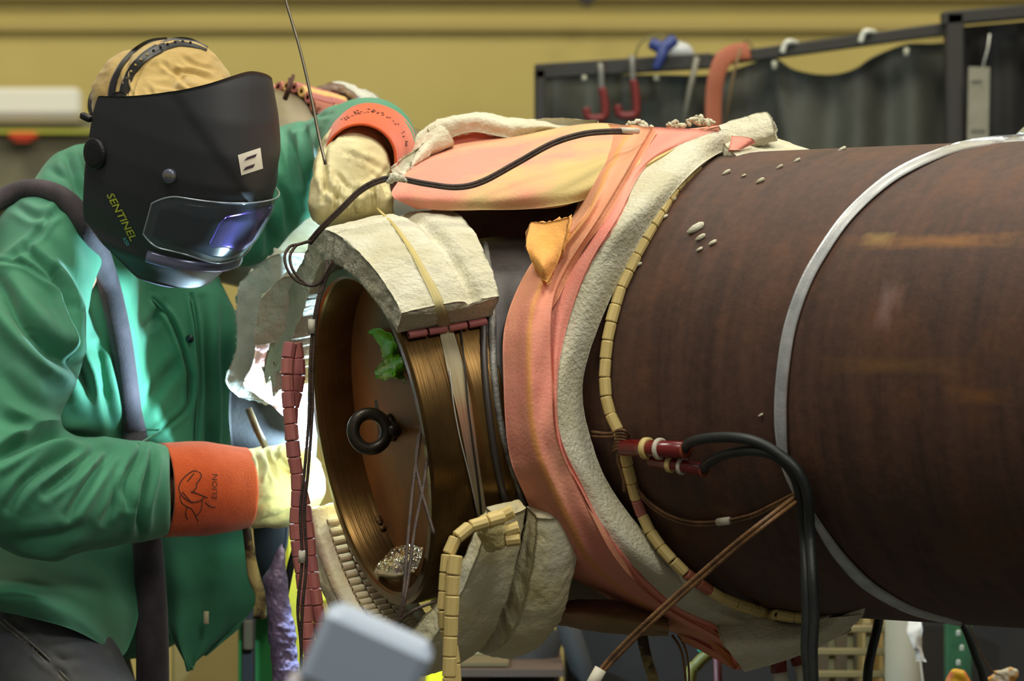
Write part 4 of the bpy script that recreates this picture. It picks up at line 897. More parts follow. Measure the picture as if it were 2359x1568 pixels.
def decal(name, txt, cx, cy, dx, dy, h, mat, parent, bv, off=.0012, aspect=1.0, shear=0, bold=0, label=None):
    """letters laid onto a surface; (dx,dy) reading direction in the picture, h letter height in px"""
    v, f = text_mesh(txt, bold=bold); L = math.hypot(dx, dy); ex = (dx/L, dy/L); ey = (dy/L, -dx/L); sc = h/.72
    vv = [jhit(cx+(x*aspect+y*shear)*sc*ex[0]+y*sc*ey[0], cy+(x*aspect+y*shear)*sc*ex[1]+y*sc*ey[1], off, bv) for x, y, z in v]
    n = len(vv); back = [p+(p-Vector(EY)).normalized()*.0009 for p in vv]
    return mk(name, vv+back, f+[tuple(i+n for i in q[::-1]) for q in f], mat, parent, smooth=False, label=label)
decal('printed_letters', 'ELION', 495, 1120, 2, -60, 13, ink, cuff, bv_c, off=.0008, aspect=1.15, label='dark printed letters ELION')
# left hand glove (right in the picture), held over the collar
cuff2 = cone_cuff('glove_cuff', WP(830, 366, .045), WP(856, 343, .215), .053, .069, or_m, wld, 7, 'orange suede cuff of the raised glove', wob=.002)
pr2 = chain([(838, 352, .24, 80), (822, 368, .12, 86), (812, 400, .06, 86), (806, 425, .04, 80)])
for i, (x0, x1, x2) in enumerate(((766, 752, 748), (800, 792, 790), (838, 838, 836), (872, 880, 884))):
    r = (26, 27, 26, 22)[i]; pr2 += chain([(x0, 432, .02, r+4), (x1, 462, -.005, r), (x2, 492, .02, r-3), (x2+8, 512, .06, r-6)])
pr2 += chain([(766, 380, .03, 34), (745, 430, .0, 26), (736, 470, -.01, 20), (732, 494, .0, 14)])
lg, _, _ = glove(wld, pr2, .0042, .014, [([(748, 330), (745, 380), (752, 430), (790, 462)], 7, .007), ([(772, 300), (765, 325), (745, 345)], 6, .004), ([(880, 310), (900, 350), (902, 390)], 7, .005), ([(790, 440), (830, 446), (870, 420), (890, 390)], 6, .005), ([(860, 400), (884, 430), (892, 450)], 5, .005), ([(820, 350), (870, 350), (900, 380)], 8, .002), ([(776, 400), (800, 430), (822, 440)], 5, .004), ([(781, 425), (774, 455), (771, 490)], 5, .009), ([(822, 430), (817, 455), (814, 490)], 5, .009), ([(858, 425), (860, 455), (862, 490)], 5, .009), ([(752, 390), (748, 430), (744, 465)], 4, .006), ([(760, 320), (800, 312), (850, 318)], 5, .003), ([(790, 350), (830, 362), (880, 392)], 6, .003)], 95, amp=.0018)
bv_c2 = BVHTree.FromPolygons([v.co+chain_loc(cuff2) for v in cuff2.data.vertices], [tuple(p.vertices) for p in cuff2.data.polygons])
art = B(); rnd = random.Random(8)
for k in range(46):
    an = math.radians(rnd.uniform(-12, 118)-0); rr = rnd.uniform(84, 92); x = 848-math.cos(an+1.0)*rr*1.0; y = 344-math.sin(an+1.0)*rr*1.0
    h = bv_c2.ray_cast(Vector(EY), (WP(x, y, 0)-Vector(EY)).normalized())
    if h[0] is None: continue
    p = h[0]; art.add(*tube([p-Vector((.002, .0006, rnd.uniform(-.001, .001))), p+Vector((.002, -.0006, 0))], .0008, 5))
if art.v: art.out('printed_letters', ink, cuff2)
# ---- hose over the shoulder
hose_m = M('dark_sleeve_hose', (66, 56, 62), .8, col2=(46, 40, 44), ns=30, bump=.3, bs=500, sheen=.15)
hs = [(-60, 500), (-10, 466), (40, 440), (90, 436), (140, 452), (180, 490), (212, 545), (240, 620), (262, 700), (280, 790), (292, 880), (302, 960), (312, 1010)]
hp = [jhit(x, y, .012) for x, y in hs]; hp = [WP(-200, 620, hp[0].y)]+hp
hp += [WP(322, 1100, .30), WP(336, 1220, .285), WP(345, 1330, .28), WP(350, 1450, .28), WP(352, 1568, .28), WP(350, 1800, .28)]
hp = cr(hp, 5); 
for _ in range(4): hp[1:-1] = (hp[:-2]+2*hp[1:-1]+hp[2:])/4
o = mk('hose', *tube(hp, [.015, .0155, .0165, .0175, .0175, .018, .022, .025, .026], 20), hose_m)
tag(o, 'dark fabric-sleeved hose running over the welder shoulder and down the jacket front', 'hose')
# ---- jeans and body
jn_m = M('worn_denim', (62, 66, 74), .85, col2=(84, 84, 82), ns=10, nd=5, bump=.25, bs=500, col3=(104, 100, 92), ns3=6, lo3=.6, hi3=.8)
V, F = sdf_mesh(chain([(100, 1330, .42, 150), (-60, 1470, .28, 170), (120, 1560, .14, 150), (260, 1720, .06, 125), (330, 1860, .02, 112), (310, 2300, .12, 80), (300, pz(.12, .14), .14, 66)])
    + chain([(120, 1400, .46, 160), (200, 1700, .58, 130), (230, 2150, .6, 100), (160, pz(.12, .62), .62, 70)]), .011, .04)
V, F = subdiv(V, F, 1)
V = crease(V, F, [([(0, 1420), (60, 1470), (140, 1530), (180, 1580)], 6, -.004), ([(10, 1440), (70, 1490), (150, 1560)], 5, .004), ([(30, 1410), (100, 1400), (180, 1420)], 10, .006), ([(150, 1400), (200, 1420), (230, 1425)], 6, .008), ([(60, 1450), (110, 1510), (200, 1520)], 9, .005)])
n_ = vnorm(V, F); V = V+n_*(fbm(V, 14, 3, 61)*.005)[:, None]
jeans = mk('jeans', V, F, jn_m, wld, label='worn grey-blue denim trousers')
bv_n = BVHTree.FromPolygons([Vector(v) for v in V], F.tolist())
for k in range(2): mk('seam', *tube(cr([jhit(x+k*9, y-k*6, .0008, bv_n) for x, y in ((0, 1432), (50, 1475), (100, 1520), (150, 1575))], 4), .0016, 6), M('denim_seam', (112, 108, 98), .8), jeans)
for (x, Y) in ((300, .14), (160, .62)):
    V, F = sdf_mesh(chain([(x, pz(.13, Y), Y, 74), (x+10, pz(.06, Y), Y, 72)])+chain([(x-20, pz(.04, Y), Y, 62), (x+180, pz(.035, Y), Y-.04, 50)]), .01, .03, cut=lambda X, Y_, Z: -Z+.002)
    mk('boot', V, F, M('boot_leather', (60, 44, 32), .5, bump=.2), wld)
# ---- head, cap
HO = WP(344, 315, .14)
def _hf(yaw, pitch, roll):
    F_ = Vector((math.sin(yaw)*math.cos(pitch), -math.cos(yaw)*math.cos(pitch), -math.sin(pitch))); L_ = Vector((math.cos(yaw), math.sin(yaw), 0)); U_ = F_.cross(L_)
    if U_.z < 0: U_ = -U_
    return F_, L_*math.cos(roll)+U_*math.sin(roll), U_*math.cos(roll)-L_*math.sin(roll)
HF, HL, HU = _hf(.835, .352, .117)
def H(f, l, u): return HO+HF*f+HL*l+HU*u
skin = M('skin', (196, 142, 112), .5)
hc = H(.03, 0, .02)
V, F = sdf_mesh([(WP(372, 275, .26), H(.02, 0, -.01), .050, .058), (H(.06, 0, -.03), H(.08, 0, -.08), .062, .035), (H(.118, 0, .0), H(.132, 0, -.025), .009, .014), (H(.0, .078, .0), H(-.01, .084, -.03), .012, .009), (H(.0, -.078, .0), H(-.01, -.084, -.03), .012, .009),
    (H(.095, .02, -.062), H(.095, -.02, -.062), .012, .012), (H(-.01, 0, -.05), WP(300, 560, .50), .050, .055)] + chain([(320, 560, .48, 80), (330, 900, .52, 120), (250, 1350, .45, 130)], (1, .8, 1))
    + chain([(190, 560, .34, 70), (55, 820, .12, 66), (-30, 1080, .04, 55), (230, 1135, .12, 50), (560, 1124, .24, 36)]) + chain([(420, 500, .46, 70), (680, 400, .55, 55), (800, 345, .5, 50), (838, 350, .26, 38)])
    + chain([(100, 1400, .42, 110), (-20, 1500, .28, 105), (300, 1860, .03, 70), (300, pz(.1, .14), .14, 45)]) + chain([(150, 1450, .46, 105), (220, 1750, .58, 80), (230, 2150, .6, 62), (160, pz(.1, .62), .62, 45)]), .009, .02)
body = mk('body', V, F, skin, wld)
for s in (-1, 1): mk('eye', *tube([H(.098, s*.032, .012), H(.108, s*.032, .012)], [.011, .006], 12), M('eye_white', (220, 215, 205), .2), body)
cap_m = M('beige_cap', (184, 156, 92), .85, col2=(166, 138, 78), ns=9, nd=5, bump=.2, bs=350, sheen=.2)
V, F = sdf_mesh(chain([(352, 250, .26, 128), (398, 222, .24, 132)])+chain([(318, 262, .27, 96), (298, 215, .27, 72), (300, 165, .27, 40)])+chain([(385, 285, .17, 112), (440, 262, .14, 78)])+chain([(440, 215, .22, 92), (470, 240, .20, 62)]), .005, .03)
V, F = subdiv(V, F, 1)
V = crease(V, F, [([(375, 145), (400, 165), (450, 170), (500, 190)], 5, .005), ([(340, 200), (360, 230), (420, 235)], 5, .003), ([(395, 150), (430, 195), (470, 205)], 5, .004), ([(300, 130), (290, 180), (310, 240)], 4, .003), ([(300, 240), (310, 190), (335, 150), (370, 120)], 3, .004), ([(420, 130), (450, 150), (490, 160)], 5, .003), ([(350, 190), (400, 200), (450, 230)], 6, .003)])
n_ = vnorm(V, F); V = V+n_*(fbm(V*np.array((1, 1, 1.6)), 26, 3, 66)*.0035)[:, None]
cap = mk('cap', V, F, cap_m, wld, label='beige cotton welding cap')
bv_cap = BVHTree.FromPolygons([Vector(v) for v in V], F.tolist())
# ---- helmet
hel = M('helmet_black', (25, 27, 34), .56, col2=(23, 25, 31), ns=40, bump=.04, bs=500, spec=1.0)
hz = [-.26, -.23, -.2, -.15, -.1, -.05, 0, .05, .1, .15, .2]
hf = [.098, .125, .155, .196, .228, .251, .260, .252, .235, .210, .18]; hw_ = [.058, .072, .088, .104, .114, .120, .122, .120, .114, .106, .098]
HS = .954
def shell(u, z, off=0.0):
    f = np.interp(z, hz, hf)+off; w_ = np.interp(z, hz, hw_)+off; a = abs(u)*math.pi/2/.72; n = 2.35
    if a <= math.pi/2: x = f*math.cos(a)**(2/n); y = w_*math.sin(a)**(2/n)
    else: x = -(abs(u)-.72)/.28*.012; y = w_-.010*((abs(u)-.72)/.28)**2
    return H(x*HS, math.copysign(y, u)*HS, z*HS)
def ztop(u): a = abs(u); return .171-.155*a**1.5
def zbot(u): a = abs(u); return -.196+.012*a+max(0, a-.42)**1.25*.25
nu, nv = 120, 60; g = np.zeros((nu, nv, 3))
for i, u in enumerate(np.linspace(-1, 1, nu)):
    for j, v in enumerate(np.linspace(0, 1, nv)):
        z = ztop(u)*(1-v)+zbot(u)*v
        # moulded steps: a raised brow wedge and a recessed band round the lens
        off = .0035*(1/(1+math.exp(-(z-.06-.35*(abs(u)-.25))*260)))*(abs(u) < .62)+.004*math.exp(-((z+.150)/.012)**2)
        g[i, j] = tuple(shell(u, z, off))
helmet = thing('welding_helmet', 'glossy black welding helmet with curved clear visor and yellow-green lettering on its side', 'helmet', H(.1, 0, -.2))
v, f = slab(g, .0045, toward=EY, rim=2)
sh = mk('helmet_shell', v, f, hel, helmet)
bv_h = BVHTree.FromPolygons([v_.co+chain_loc(sh) for v_ in sh.data.vertices], [tuple(p.vertices) for p in sh.data.polygons])
# pale inner lip under the chin
g = np.zeros((100, 6, 3))
for i, u in enumerate(np.linspace(-.97, .97, 100)):
    for j in range(6):
        t = j/5; p = np.array(shell(u, zbot(u)+.004, -.006)); q = np.array(shell(u, zbot(u)-.012, -.034 if abs(u) < .6 else -.02)); g[i, j] = p*(1-t)+q*t
v, f = slab(g, .003, toward=EY, rim=1); mk('chin_liner', v, f, M('liner_grey', (120, 112, 136), .35, spec=.6), helmet, label='smooth grey-violet liner lip under the chin')
# lens: dark filter panel, silver-violet inner plate, clear cover
def lens_patch(u0, u1, z0, z1, off, nu=60, nv=24, rc=.22, skew=0):
    g = np.zeros((nu, nv, 3))
    for i, s in enumerate(np.linspace(-1, 1, nu)):
        sq = max(0, (abs(s)-(1-rc))/rc); k = 1-.42*sq**2
        for j, t in enumerate(np.linspace(-1, 1, nv)):
            u = (u0+u1)/2+(u1-u0)/2*s; z = (z0+z1)/2+(z1-z0)/2*t*k-.012*s*s-.022*(1-t)/2*math.exp(-(s/.45)**2)
            g[i, j] = tuple(shell(u, z, off))
    return g
v, f = slab(lens_patch(-.43, .43, -.104, -.030, .0030), .003, toward=EY, rim=1); mk('lens_bed', v, f, M('lens_bed', (10, 11, 14), .22), helmet)
m, nt, b = new_mat('filter_violet'); b.inputs['Base Color'].default_value = lin((96, 62, 180)); b.inputs['Metallic'].default_value = .85; b.inputs['Roughness'].default_value = .16
v, f = slab(lens_patch(-.16, .30, -.094, -.034, .0052, rc=.12), .002, toward=EY, rim=1); mk('filter_plate', v, f, m, helmet, label='violet mirrored filter plate')
m, nt, b = new_mat('clear_cover'); b.inputs['Base Color'].default_value = (.25, .3, .35, 1); b.inputs['Roughness'].default_value = .05; b.inputs['Alpha'].default_value = .14; b.inputs['IOR'].default_value = 1.5; b.inputs['Coat Weight'].default_value = .6
g = lens_patch(-.465, .465, -.112, -.018, .0085)
v, f = slab(g, .0015, toward=EY, rim=1); mk('lens_cover', v, f, m, helmet, label='clear curved outer visor')
bdr = [tuple(g[i, 0]) for i in range(60)]+[tuple(g[59, j]) for j in range(1, 24)]+[tuple(g[i, 23]) for i in range(58, -1, -1)]+[tuple(g[0, j]) for j in range(22, -1, -1)]
mk('visor_edge', *tube(resample(np.array(bdr), n=220), .0012, 6), M('clear_edge', (170, 180, 190), .12, .3), helmet)
mk('vent_rail', *tube(cr([shell(u, -.142, .006) for u in np.linspace(-.42, .42, 9)], 4), .0055, 8, flat=(1.6, .5)), M('rail_silver', (120, 124, 150), .25, .5), helmet, label='smooth silver ledge under the visor')
# side knob, tab
kc = shell(-.70, -.012, .0); kd = -HL
mk('side_knob', *tube([kc-kd*.004, kc+kd*.004, kc+kd*.006, kc+kd*.007], [.024, .0235, .021, .015], 28), M('knob_black', (20, 20, 22), .5, bump=.3, bs=200), helmet, label='round black side knob')
tb_ = shell(-.99, .035, .004); mk('knob_tab', *box(tb_+kd*.004-HF*.006, (.022, .010, .010), (HF, HL, HU), .002), M('tab_black', (14, 14, 15), .5), helmet)
gb = jhit(392, 405, 0, bv_h); hd = (gb-(HO+HF*.08)); hd = (hd-HU*hd.dot(HU)).normalized(); 
nn = bv_h.find_nearest(gb)[1]; nn = nn if nn.dot(Vector(EY)-gb) > 0 else -nn
kn2 = mk('grind_button', *tube([gb-nn*.002, gb+nn*.005, gb+nn*.007], [.0108, .0108, .009], 24), M('button_grey', (120, 122, 140), .3, .5), helmet, label='round grey button')
bv_g = BVHTree.FromPolygons([v_.co+chain_loc(kn2) for v_ in kn2.data.vertices], [tuple(p.vertices) for p in kn2.data.polygons])
yt = M('yellow_print', (196, 204, 70), .5); wt = M('white_print', (250, 244, 226), .4); tt = M('teal_print', (90, 190, 190), .5)
decal('button_letters', 'GRIND', 390, 405, 28, 4, 7, M('ink_yellow', (150, 140, 60), .5), kn2, bv_g, off=.0006)
decal('side_letters', 'SENTINEL', 280, 500, 62, 118, 17, yt, helmet, bv_h, aspect=1.18, shear=.2, bold=.012, label='yellow-green letters SENTINEL')
decal('model_letters', 'A50', 290, 556, 30, 50, 9, tt, helmet, bv_h, aspect=1.0, label='small teal letters A50')
def quad(name, pts, mat, off):
    q = []; 
    for (a, b_, c_, d_) in pts:
        for i in range(5):
            for j in range(5):
                s, t = i/4, j/4; q.append((a[0]*(1-s)*(1-t)+b_[0]*s*(1-t)+c_[0]*s*t+d_[0]*(1-s)*t, a[1]*(1-s)*(1-t)+b_[1]*s*(1-t)+c_[1]*s*t+d_[1]*(1-s)*t))
    vv = [jhit(x, y, off, bv_h) for x, y in q]; n = len(vv); F = [(k*25+i*5+j, k*25+(i+1)*5+j, k*25+(i+1)*5+j+1, k*25+i*5+j+1) for k in range(len(pts)) for i in range(4) for j in range(4)]
    bk = [p+(p-Vector(EY)).normalized()*.0010 for p in vv]
    return mk(name, vv+bk, F+[tuple(i+n for i in f_[::-1]) for f_ in F], mat, helmet)
lg_ = quad('front_badge', [((548, 357), (600, 340), (606, 388), (556, 404))], wt, .0012); lg_['label'] = 'white square badge with two dark slanted bars'
quad('badge_bars', [((570, 362), (592, 354), (589, 361), (562, 370)), ((566, 385), (588, 377), (584, 385), (560, 393))], M('bar_dark', (60, 44, 60), .5), .0024)
# ---- headgear straps on the cap
hg = M('headgear_plastic', (34, 34, 36), .38)
def strap(name, line, width, parent=helmet, bv=bv_cap, off=.003, label=None):
    ln = resample(cr(line, 6), n=50); T = np.gradient(ln, axis=0); T /= np.linalg.norm(T, axis=1)[:, None]; Nn = np.stack([-T[:, 1], T[:, 0]], 1)
    wd = np.interp(np.linspace(0, 1, 50), np.linspace(0, 1, len(width)), width); g = np.array([[tuple(jhit(*(ln[i]+Nn[i]*wd[i]*s), off, bv)) for s in np.linspace(-.5, .5, 5)] for i in range(50)])
    for _ in range(4): g[1:-1] = (g[:-2]+2*g[1:-1]+g[2:])/4
    v, f = slab(g, .0022, toward=EY, rim=1); return mk(name, v, f, hg, parent, label=label), ln
hb, ln = strap('head_strap', [(290, 250), (284, 225), (290, 190), (308, 155), (335, 128), (370, 108), (405, 96), (440, 98), (478, 112)], [26, 22, 18, 20, 22, 22, 20, 10], label='perforated black plastic head strap')
for k in range(12, 45, 3):
    p = jhit(ln[k][0], ln[k][1], .0042, bv_cap); q = jhit(ln[k][0], ln[k][1], .0062, bv_cap); mk('strap_hole', *tube([p, q], .0022, 6), M('hole_dark', (12, 11, 10), .9) if k > 24 else cap_m, hb)
strap('head_strap', [(262, 250), (256, 220), (262, 185), (280, 148), (310, 115), (345, 94), (385, 88)], [18, 16, 12, 10, 8, 5], label='narrow rear black head strap')
strap('strap_bridge', [(245, 262), (258, 236), (275, 222), (292, 236), (300, 262)], [14, 20, 26, 18, 10])
mk('rear_band', *tube(cr([WP(214, 268, .25), WP(206, 240, .27), WP(212, 215, .29), WP(228, 190, .30)], 6), .005, 8, flat=(1.6, .6)), hg, helmet)
mk('rear_band', *tube(cr([WP(224, 262, .24), WP(222, 235, .25), WP(232, 205, .27)], 6), .004, 8), hg, helmet)
# ---- torch
tg = thing('welding_torch', 'small welding torch gripped in the white-lit glove with its handle slanting down', 'torch', WP(760, 1250, .32))
mk('torch_handle', *tube([WP(700, 1130, .285), WP(728, 1180, .29), WP(765, 1238, .30), WP(800, 1290, .31)], [.010, .009, .008, .008], 14), M('torch_grey', (74, 72, 68), .5), tg)
mk('gas_cup', *tube([WP(706, 1100, .285), WP(716, 1088, .30), WP(724, 1076, .315)], [.011, .010, .008], 18), M('cup_grey', (120, 124, 140), .2, .5), tg, label='grey gas cup')
mk('torch_cable', *tube(cr([WP(700, 1150, .30), WP(690, 1230, .34), WP(664, 1330, .36), WP(640, 1500, .38), WP(640, 1800, .38)], 6), .006, 10), blk, tg)
# ---------------------------------------------------------------- things behind and in front
def tobj(o, label, cat, group=None): return tag(o, label, cat, group)
blk2 = M('black_cloth', (20, 19, 20), .9, col2=(30, 27, 24), ns=14, bump=.3, bs=80)
g = grid_eval([[P(530, 885, .455), P(600, 885, .44), P(672, 900, .43), P(716, 915, .43)], [P(528, 975, .46), P(600, 975, .45), P(690, 985, .44), P(728, 990, .435)], [P(545, 1110, .50), P(600, 1120, .49), P(690, 1120, .485), P(722, 1120, .48)]], 40, 34)
v, f = slab(g, .006, toward=EY, rim=1, rag=.004); tobj(mk('black_sheet', v, f, blk2), 'black sheet added to block arc light, hanging above the gloved hand behind the pipe end', 'cloth')  # sheet added to keep the arc light off the jacket front
g = grid_eval([[P(580, 1190, .62), P(615, 1195, .60), P(662, 1200, .58)], [P(586, 1260, .62), P(620, 1262, .60), P(656, 1258, .58)], [P(592, 1330, .62), P(612, 1340, .60), P(640, 1300, .59)]], 30, 24)
v, f = slab(g, .006, toward=EY, rim=1, rag=.004); tobj(mk('black_sheet', v, f, blk2), 'small black sheet hanging below the gloved hand above the lilac post', 'cloth')  # smaller black sheet below the hand
rod = M('dull_rod', (120, 100, 66), .6, col2=(70, 56, 40), ns=30)
tobj(mk('rod', *tube([P(572, 940, .33), P(590, 985, .33), P(612, 1030, .33)], .0055, 10), rod), 'short dull brown rod above the gloved hand against the black sheet', 'rod')
cr_m = M('stained_cord', (190, 172, 110), .8, col2=(60, 46, 36), ns=18, lo=.42, hi=.55)
tobj(mk('cord', *tube(cr([P(566, 1190, .34), P(574, 1260, .34), P(586, 1330, .34), P(600, 1370, .34), P(598, 1420, .35)], 6), [.007, .007, .010, .008, .011], 10), cr_m), 'stained cream cord hanging beside the dark green jacket tail', 'cord')
# purple column
pc = M('lilac_scale', (168, 150, 190), .4, .35, col2=(124, 110, 140), ns=30, nd=6, bump=.6, bs=90, bd=5)
V, F = sdf_mesh([(P(650, 1250, .40), P(634, 1340, .40), .004, .018, (1, .6, 1)), (P(634, 1340, .40), P(650, 1460, .40), .018, .020, (1, .6, 1)), (P(650, 1460, .40), P(672, 1700, .40), .020, .024, (1, .6, 1))], .004, .01)
V, F = subdiv(V, F, 1); n_ = vnorm(V, F); V = V+n_*(fbm(V, 120, 3, 5)*.0025)[:, None]
tobj(mk('lilac_post', V, F, pc), 'rough lilac-grey post standing below the gloved hand', 'post')
# background uprights and boxes (out of focus)
def bx(name, label, cat, x0, y0, x1, y1, Y, dep, col, col2=None, extra=None, rough=.7):
    a, b_ = P(x0, y0, Y), P(x1, y1, Y); c = (a+b_)/2+Vector((0, dep/2, 0)); o = thing(name, label, cat, (c.x, c.y, min(a.z, b_.z)))
    w_, h_ = abs(b_.x-a.x), abs(a.z-b_.z); m = M(name+'_paint', col, rough, col2=col2, ns=6)
    mk('body', *box(c, (w_, dep, h_), None, min(.006, w_*.1)), m, o, False); return o, m, c, w_, h_
zfloor = lambda Y: pz(0.002, Y)
o, m, c, w_, h_ = bx('yellow_post', 'yellow painted post beside the lilac post', 'post', 658, 1235, 722, zfloor(1.0), 1.0, .05, (200, 176, 20), (170, 146, 14))
mk('clamp_plate', *box(P(760, 1345, .97)[:], (.075, .03, .06), None, .004), M('yellow_plate', (196, 172, 30), .7), o, False); mk('clamp_bolt', *tube([P(722, 1290, .93), P(722, 1290, .97)], .012, 6), M('bolt_olive', (110, 104, 60), .5), o)
o, m, c, w_, h_ = bx('yellow_crate', 'cream and yellow crate under the cradle blanket', 'crate', 1120, 1440, 1170, 1560, 1.3, .2, (166, 160, 104))
bx('cream_carton', 'pale cream carton behind the cream bead strands', 'box', 1000, 1380, 1172, 1512, 1.25, .2, (176, 168, 118), (160, 150, 100))[0]
mk('carton_lid', *box(P(1086, 1516, 1.2)[:], (.13, .26, .006), None), M('carton_edge', (96, 76, 40), .8), bpy.data.objects['cream_carton'], False)
bx('brown_bench', 'dark brown bench block below the pale carton', 'bench', 1010, 1520, 1290, zfloor(1.3), 1.3, .5, (66, 44, 30), (50, 34, 26))
mk('top_board', *box(P(1150, 1522, 1.28)[:], (.22, .5, .012), None), M('bench_top', (72, 50, 34), .7), bpy.data.objects['brown_bench'], False)
bx('yellow_sheet', 'bright yellow sheet between the grey foreground box and the bead strands', 'panel', 980, 1488, 1048, zfloor(.9), .9, .02, (226, 204, 0))
mk('panel_foot', *box((P(1014, 1500, .9).x, .91, .02), (.09, .2, .04), None), M('panel_foot', (90, 84, 30), .7), bpy.data.objects['yellow_sheet'], False)
bx('green_cabinet', 'green painted cabinet behind the lilac post', 'cabinet', 548, 1400, 640, zfloor(1.5), 1.5, .3, (40, 134, 64), (34, 120, 56))
mk('cabinet_top', *box(P(594, 1398, 1.5)[:], (.085, .34, .01), None), M('cabinet_top', (30, 110, 50), .6), bpy.data.objects['green_cabinet'], False)
bx('tan_board', 'tan board standing behind the hem of the dark green jacket tail', 'board', 394, 1380, 560, zfloor(1.95), 1.95, .03, (166, 146, 86), (150, 132, 78))
mk('board_foot', *box((P(480, 1400, 1.95).x, 1.97, .02), (.3, .2, .04), None), M('board_foot', (90, 76, 50), .7), bpy.data.objects['tan_board'], False)
o, m, c, w_, h_ = bx('dark_upright', 'dark upright with a brown taped patch in front of the green cabinet', 'post', 556, 1400, 586, zfloor(1.1), 1.1, .03, (26, 20, 18))
mk('tape_patch', *box(P(572, 1462, 1.09)[:], (.016, .02, .05), None, .002), M('tape_brown', (84, 68, 44), .8), o, False)
# dark machine behind the pipes at the bottom
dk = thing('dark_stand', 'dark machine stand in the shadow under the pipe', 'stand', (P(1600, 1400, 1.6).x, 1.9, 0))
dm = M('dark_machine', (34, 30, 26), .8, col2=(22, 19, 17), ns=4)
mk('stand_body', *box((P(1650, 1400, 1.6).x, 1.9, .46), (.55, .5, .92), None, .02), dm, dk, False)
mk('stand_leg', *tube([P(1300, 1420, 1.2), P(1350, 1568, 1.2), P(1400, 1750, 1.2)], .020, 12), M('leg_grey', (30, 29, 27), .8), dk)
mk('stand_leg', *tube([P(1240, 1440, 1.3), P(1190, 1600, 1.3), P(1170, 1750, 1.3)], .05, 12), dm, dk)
# lattice crate, tan column, grey column, green post at bottom right
la = thing('lattice_crate', 'pale plastic lattice crate below the white flap', 'crate', P(1940, 1620, 1.2))
lm_ = M('crate_plastic', (116, 100, 60), .7)
for i in range(4): mk('slat', *box(P(1955, 1448+i*52, 1.2)[:], (.16, .02, .012), None, .002), lm_, la, False)
for i in range(5): mk('slat', *box(P(1875+i*42, 1530, 1.22)[:], (.011, .02, .15), None, .002), lm_, la, False)
mk('back_panel', *box(P(1950, 1540, 1.5)[:], (.17, .02, .2), None), M('crate_dark', (70, 56, 34), .8), la, False)
bx('tan_column', 'tan painted column right of the lattice crate', 'column', 1985, 1410, 2050, zfloor(1.4), 1.4, .1, (140, 112, 54), (126, 98, 46))
mk('column_edge', *box(P(1996, 1560, 1.39)[:], (.012, .02, .25), None), M('column_edge', (156, 130, 76), .7), bpy.data.objects['tan_column'], False)
gp = thing('grey_duct', 'grey round duct behind a torn white plastic strip', 'duct', (P(2088, 1500, 1.1).x, 1.1, 0))
mk('duct_pipe', *tube([(P(2088, 1500, 1.1).x, 1.15, .005), (P(2088, 1500, 1.1).x, 1.15, P(0, 1300, 1.1).z)], .032, 28), M('duct_grey', (120, 116, 98), .6), gp)
g = grid_eval([[P(2092, 1420, 1.0), P(2106, 1420, 1.0), P(2118, 1428, 1.0)], [P(2088, 1450, .99), P(2106, 1455, .99), P(2122, 1450, .99)], [P(2104, 1490, .99), P(2112, 1488, .99), P(2122, 1490, 1.0)], [P(2112, 1520, 1.0), P(2122, 1520, 1.0), P(2134, 1524, 1.0)]], 26, 12)
slab_obj('plastic_strip', g+(.004*fbm(g, 60, 3, 2))[..., None], .002, M('plastic_white', (214, 210, 200), .4), gp, toward=EY, rim=1, label='torn white plastic strip')
mk('strip_tail', *tube([P(2120, 1520, 1.0), P(2130, 1600, 1.0), P(2130, 1760, 1.0)], .002, 6), M('string', (150, 146, 130), .6), gp)
gg = thing('green_rack', 'green rack post with white marks at the lower right', 'rack', (P(2220, 1500, 1.1).x, 1.1, 0))
mk('rack_post', *box((P(2215, 1500, 1.1).x, 1.15, (P(0, 1380, 1.1).z+.004)/2), (.045, .05, P(0, 1380, 1.1).z-.004), None, .003), M('rack_green', (36, 92, 52), .6, col2=(30, 60, 40), ns=12), gg, False)
for i in range(4): mk('white_mark', *box(P(2208+(i % 2)*8, 1458+i*34, 1.09)[:], (.008, .01, .011), None, .002), M('mark_white', (150, 156, 140), .6), gg, False)
for i, (x, y, c1) in enumerate(((2196, 1558, (222, 178, 20)), (2214, 1550, (206, 96, 50)), (2206, 1566, (226, 190, 40)))):
    pass
V, F = sdf_mesh([(P(2190, 1570, .8), P(2200, 1552, .8), .009, .009), (P(2214, 1556, .8), P(2226, 1575, .8), .010, .009), (P(2200, 1580, .8), P(2220, 1590, .8), .012, .012)], .003, .006)
tobj(mk('wrapped_bundle', V, F, M('bundle_yellow', (226, 176, 26), .6, col2=(206, 90, 60), ns=26, lo=.45, hi=.55)), 'small yellow and red wrapped bundle at the bottom right edge', 'bundle')
V, F = sdf_mesh([(P(2275, 1568, .8), P(2300, 1556, .8), .005, .007), (P(2300, 1556, .8), P(2332, 1548, .8), .007, .009), (P(2318, 1562, .8), P(2338, 1558, .8), .009, .004), (P(2290, 1580, .8), P(2320, 1580, .8), .012, .012)], .003, .006)
n_ = vnorm(V, F); tobj(mk('tape_knot', V+n_*(fbm(V, 160, 3, 2)*.004)[:, None], F, M('tape_mixed', (196, 186, 160), .6, col2=(216, 150, 50), ns=40, lo=.45, hi=.55)), 'ragged cream and orange tape knot at the bottom right corner', 'tape')
tobj(mk('dark_cabinet', *box((P(2330, 1500, 1.6).x, 1.9, .42), (.34, .5, .84), None, .01), dm, None, False), 'dark cabinet in shadow below the right end of the rusty pipe', 'cabinet')
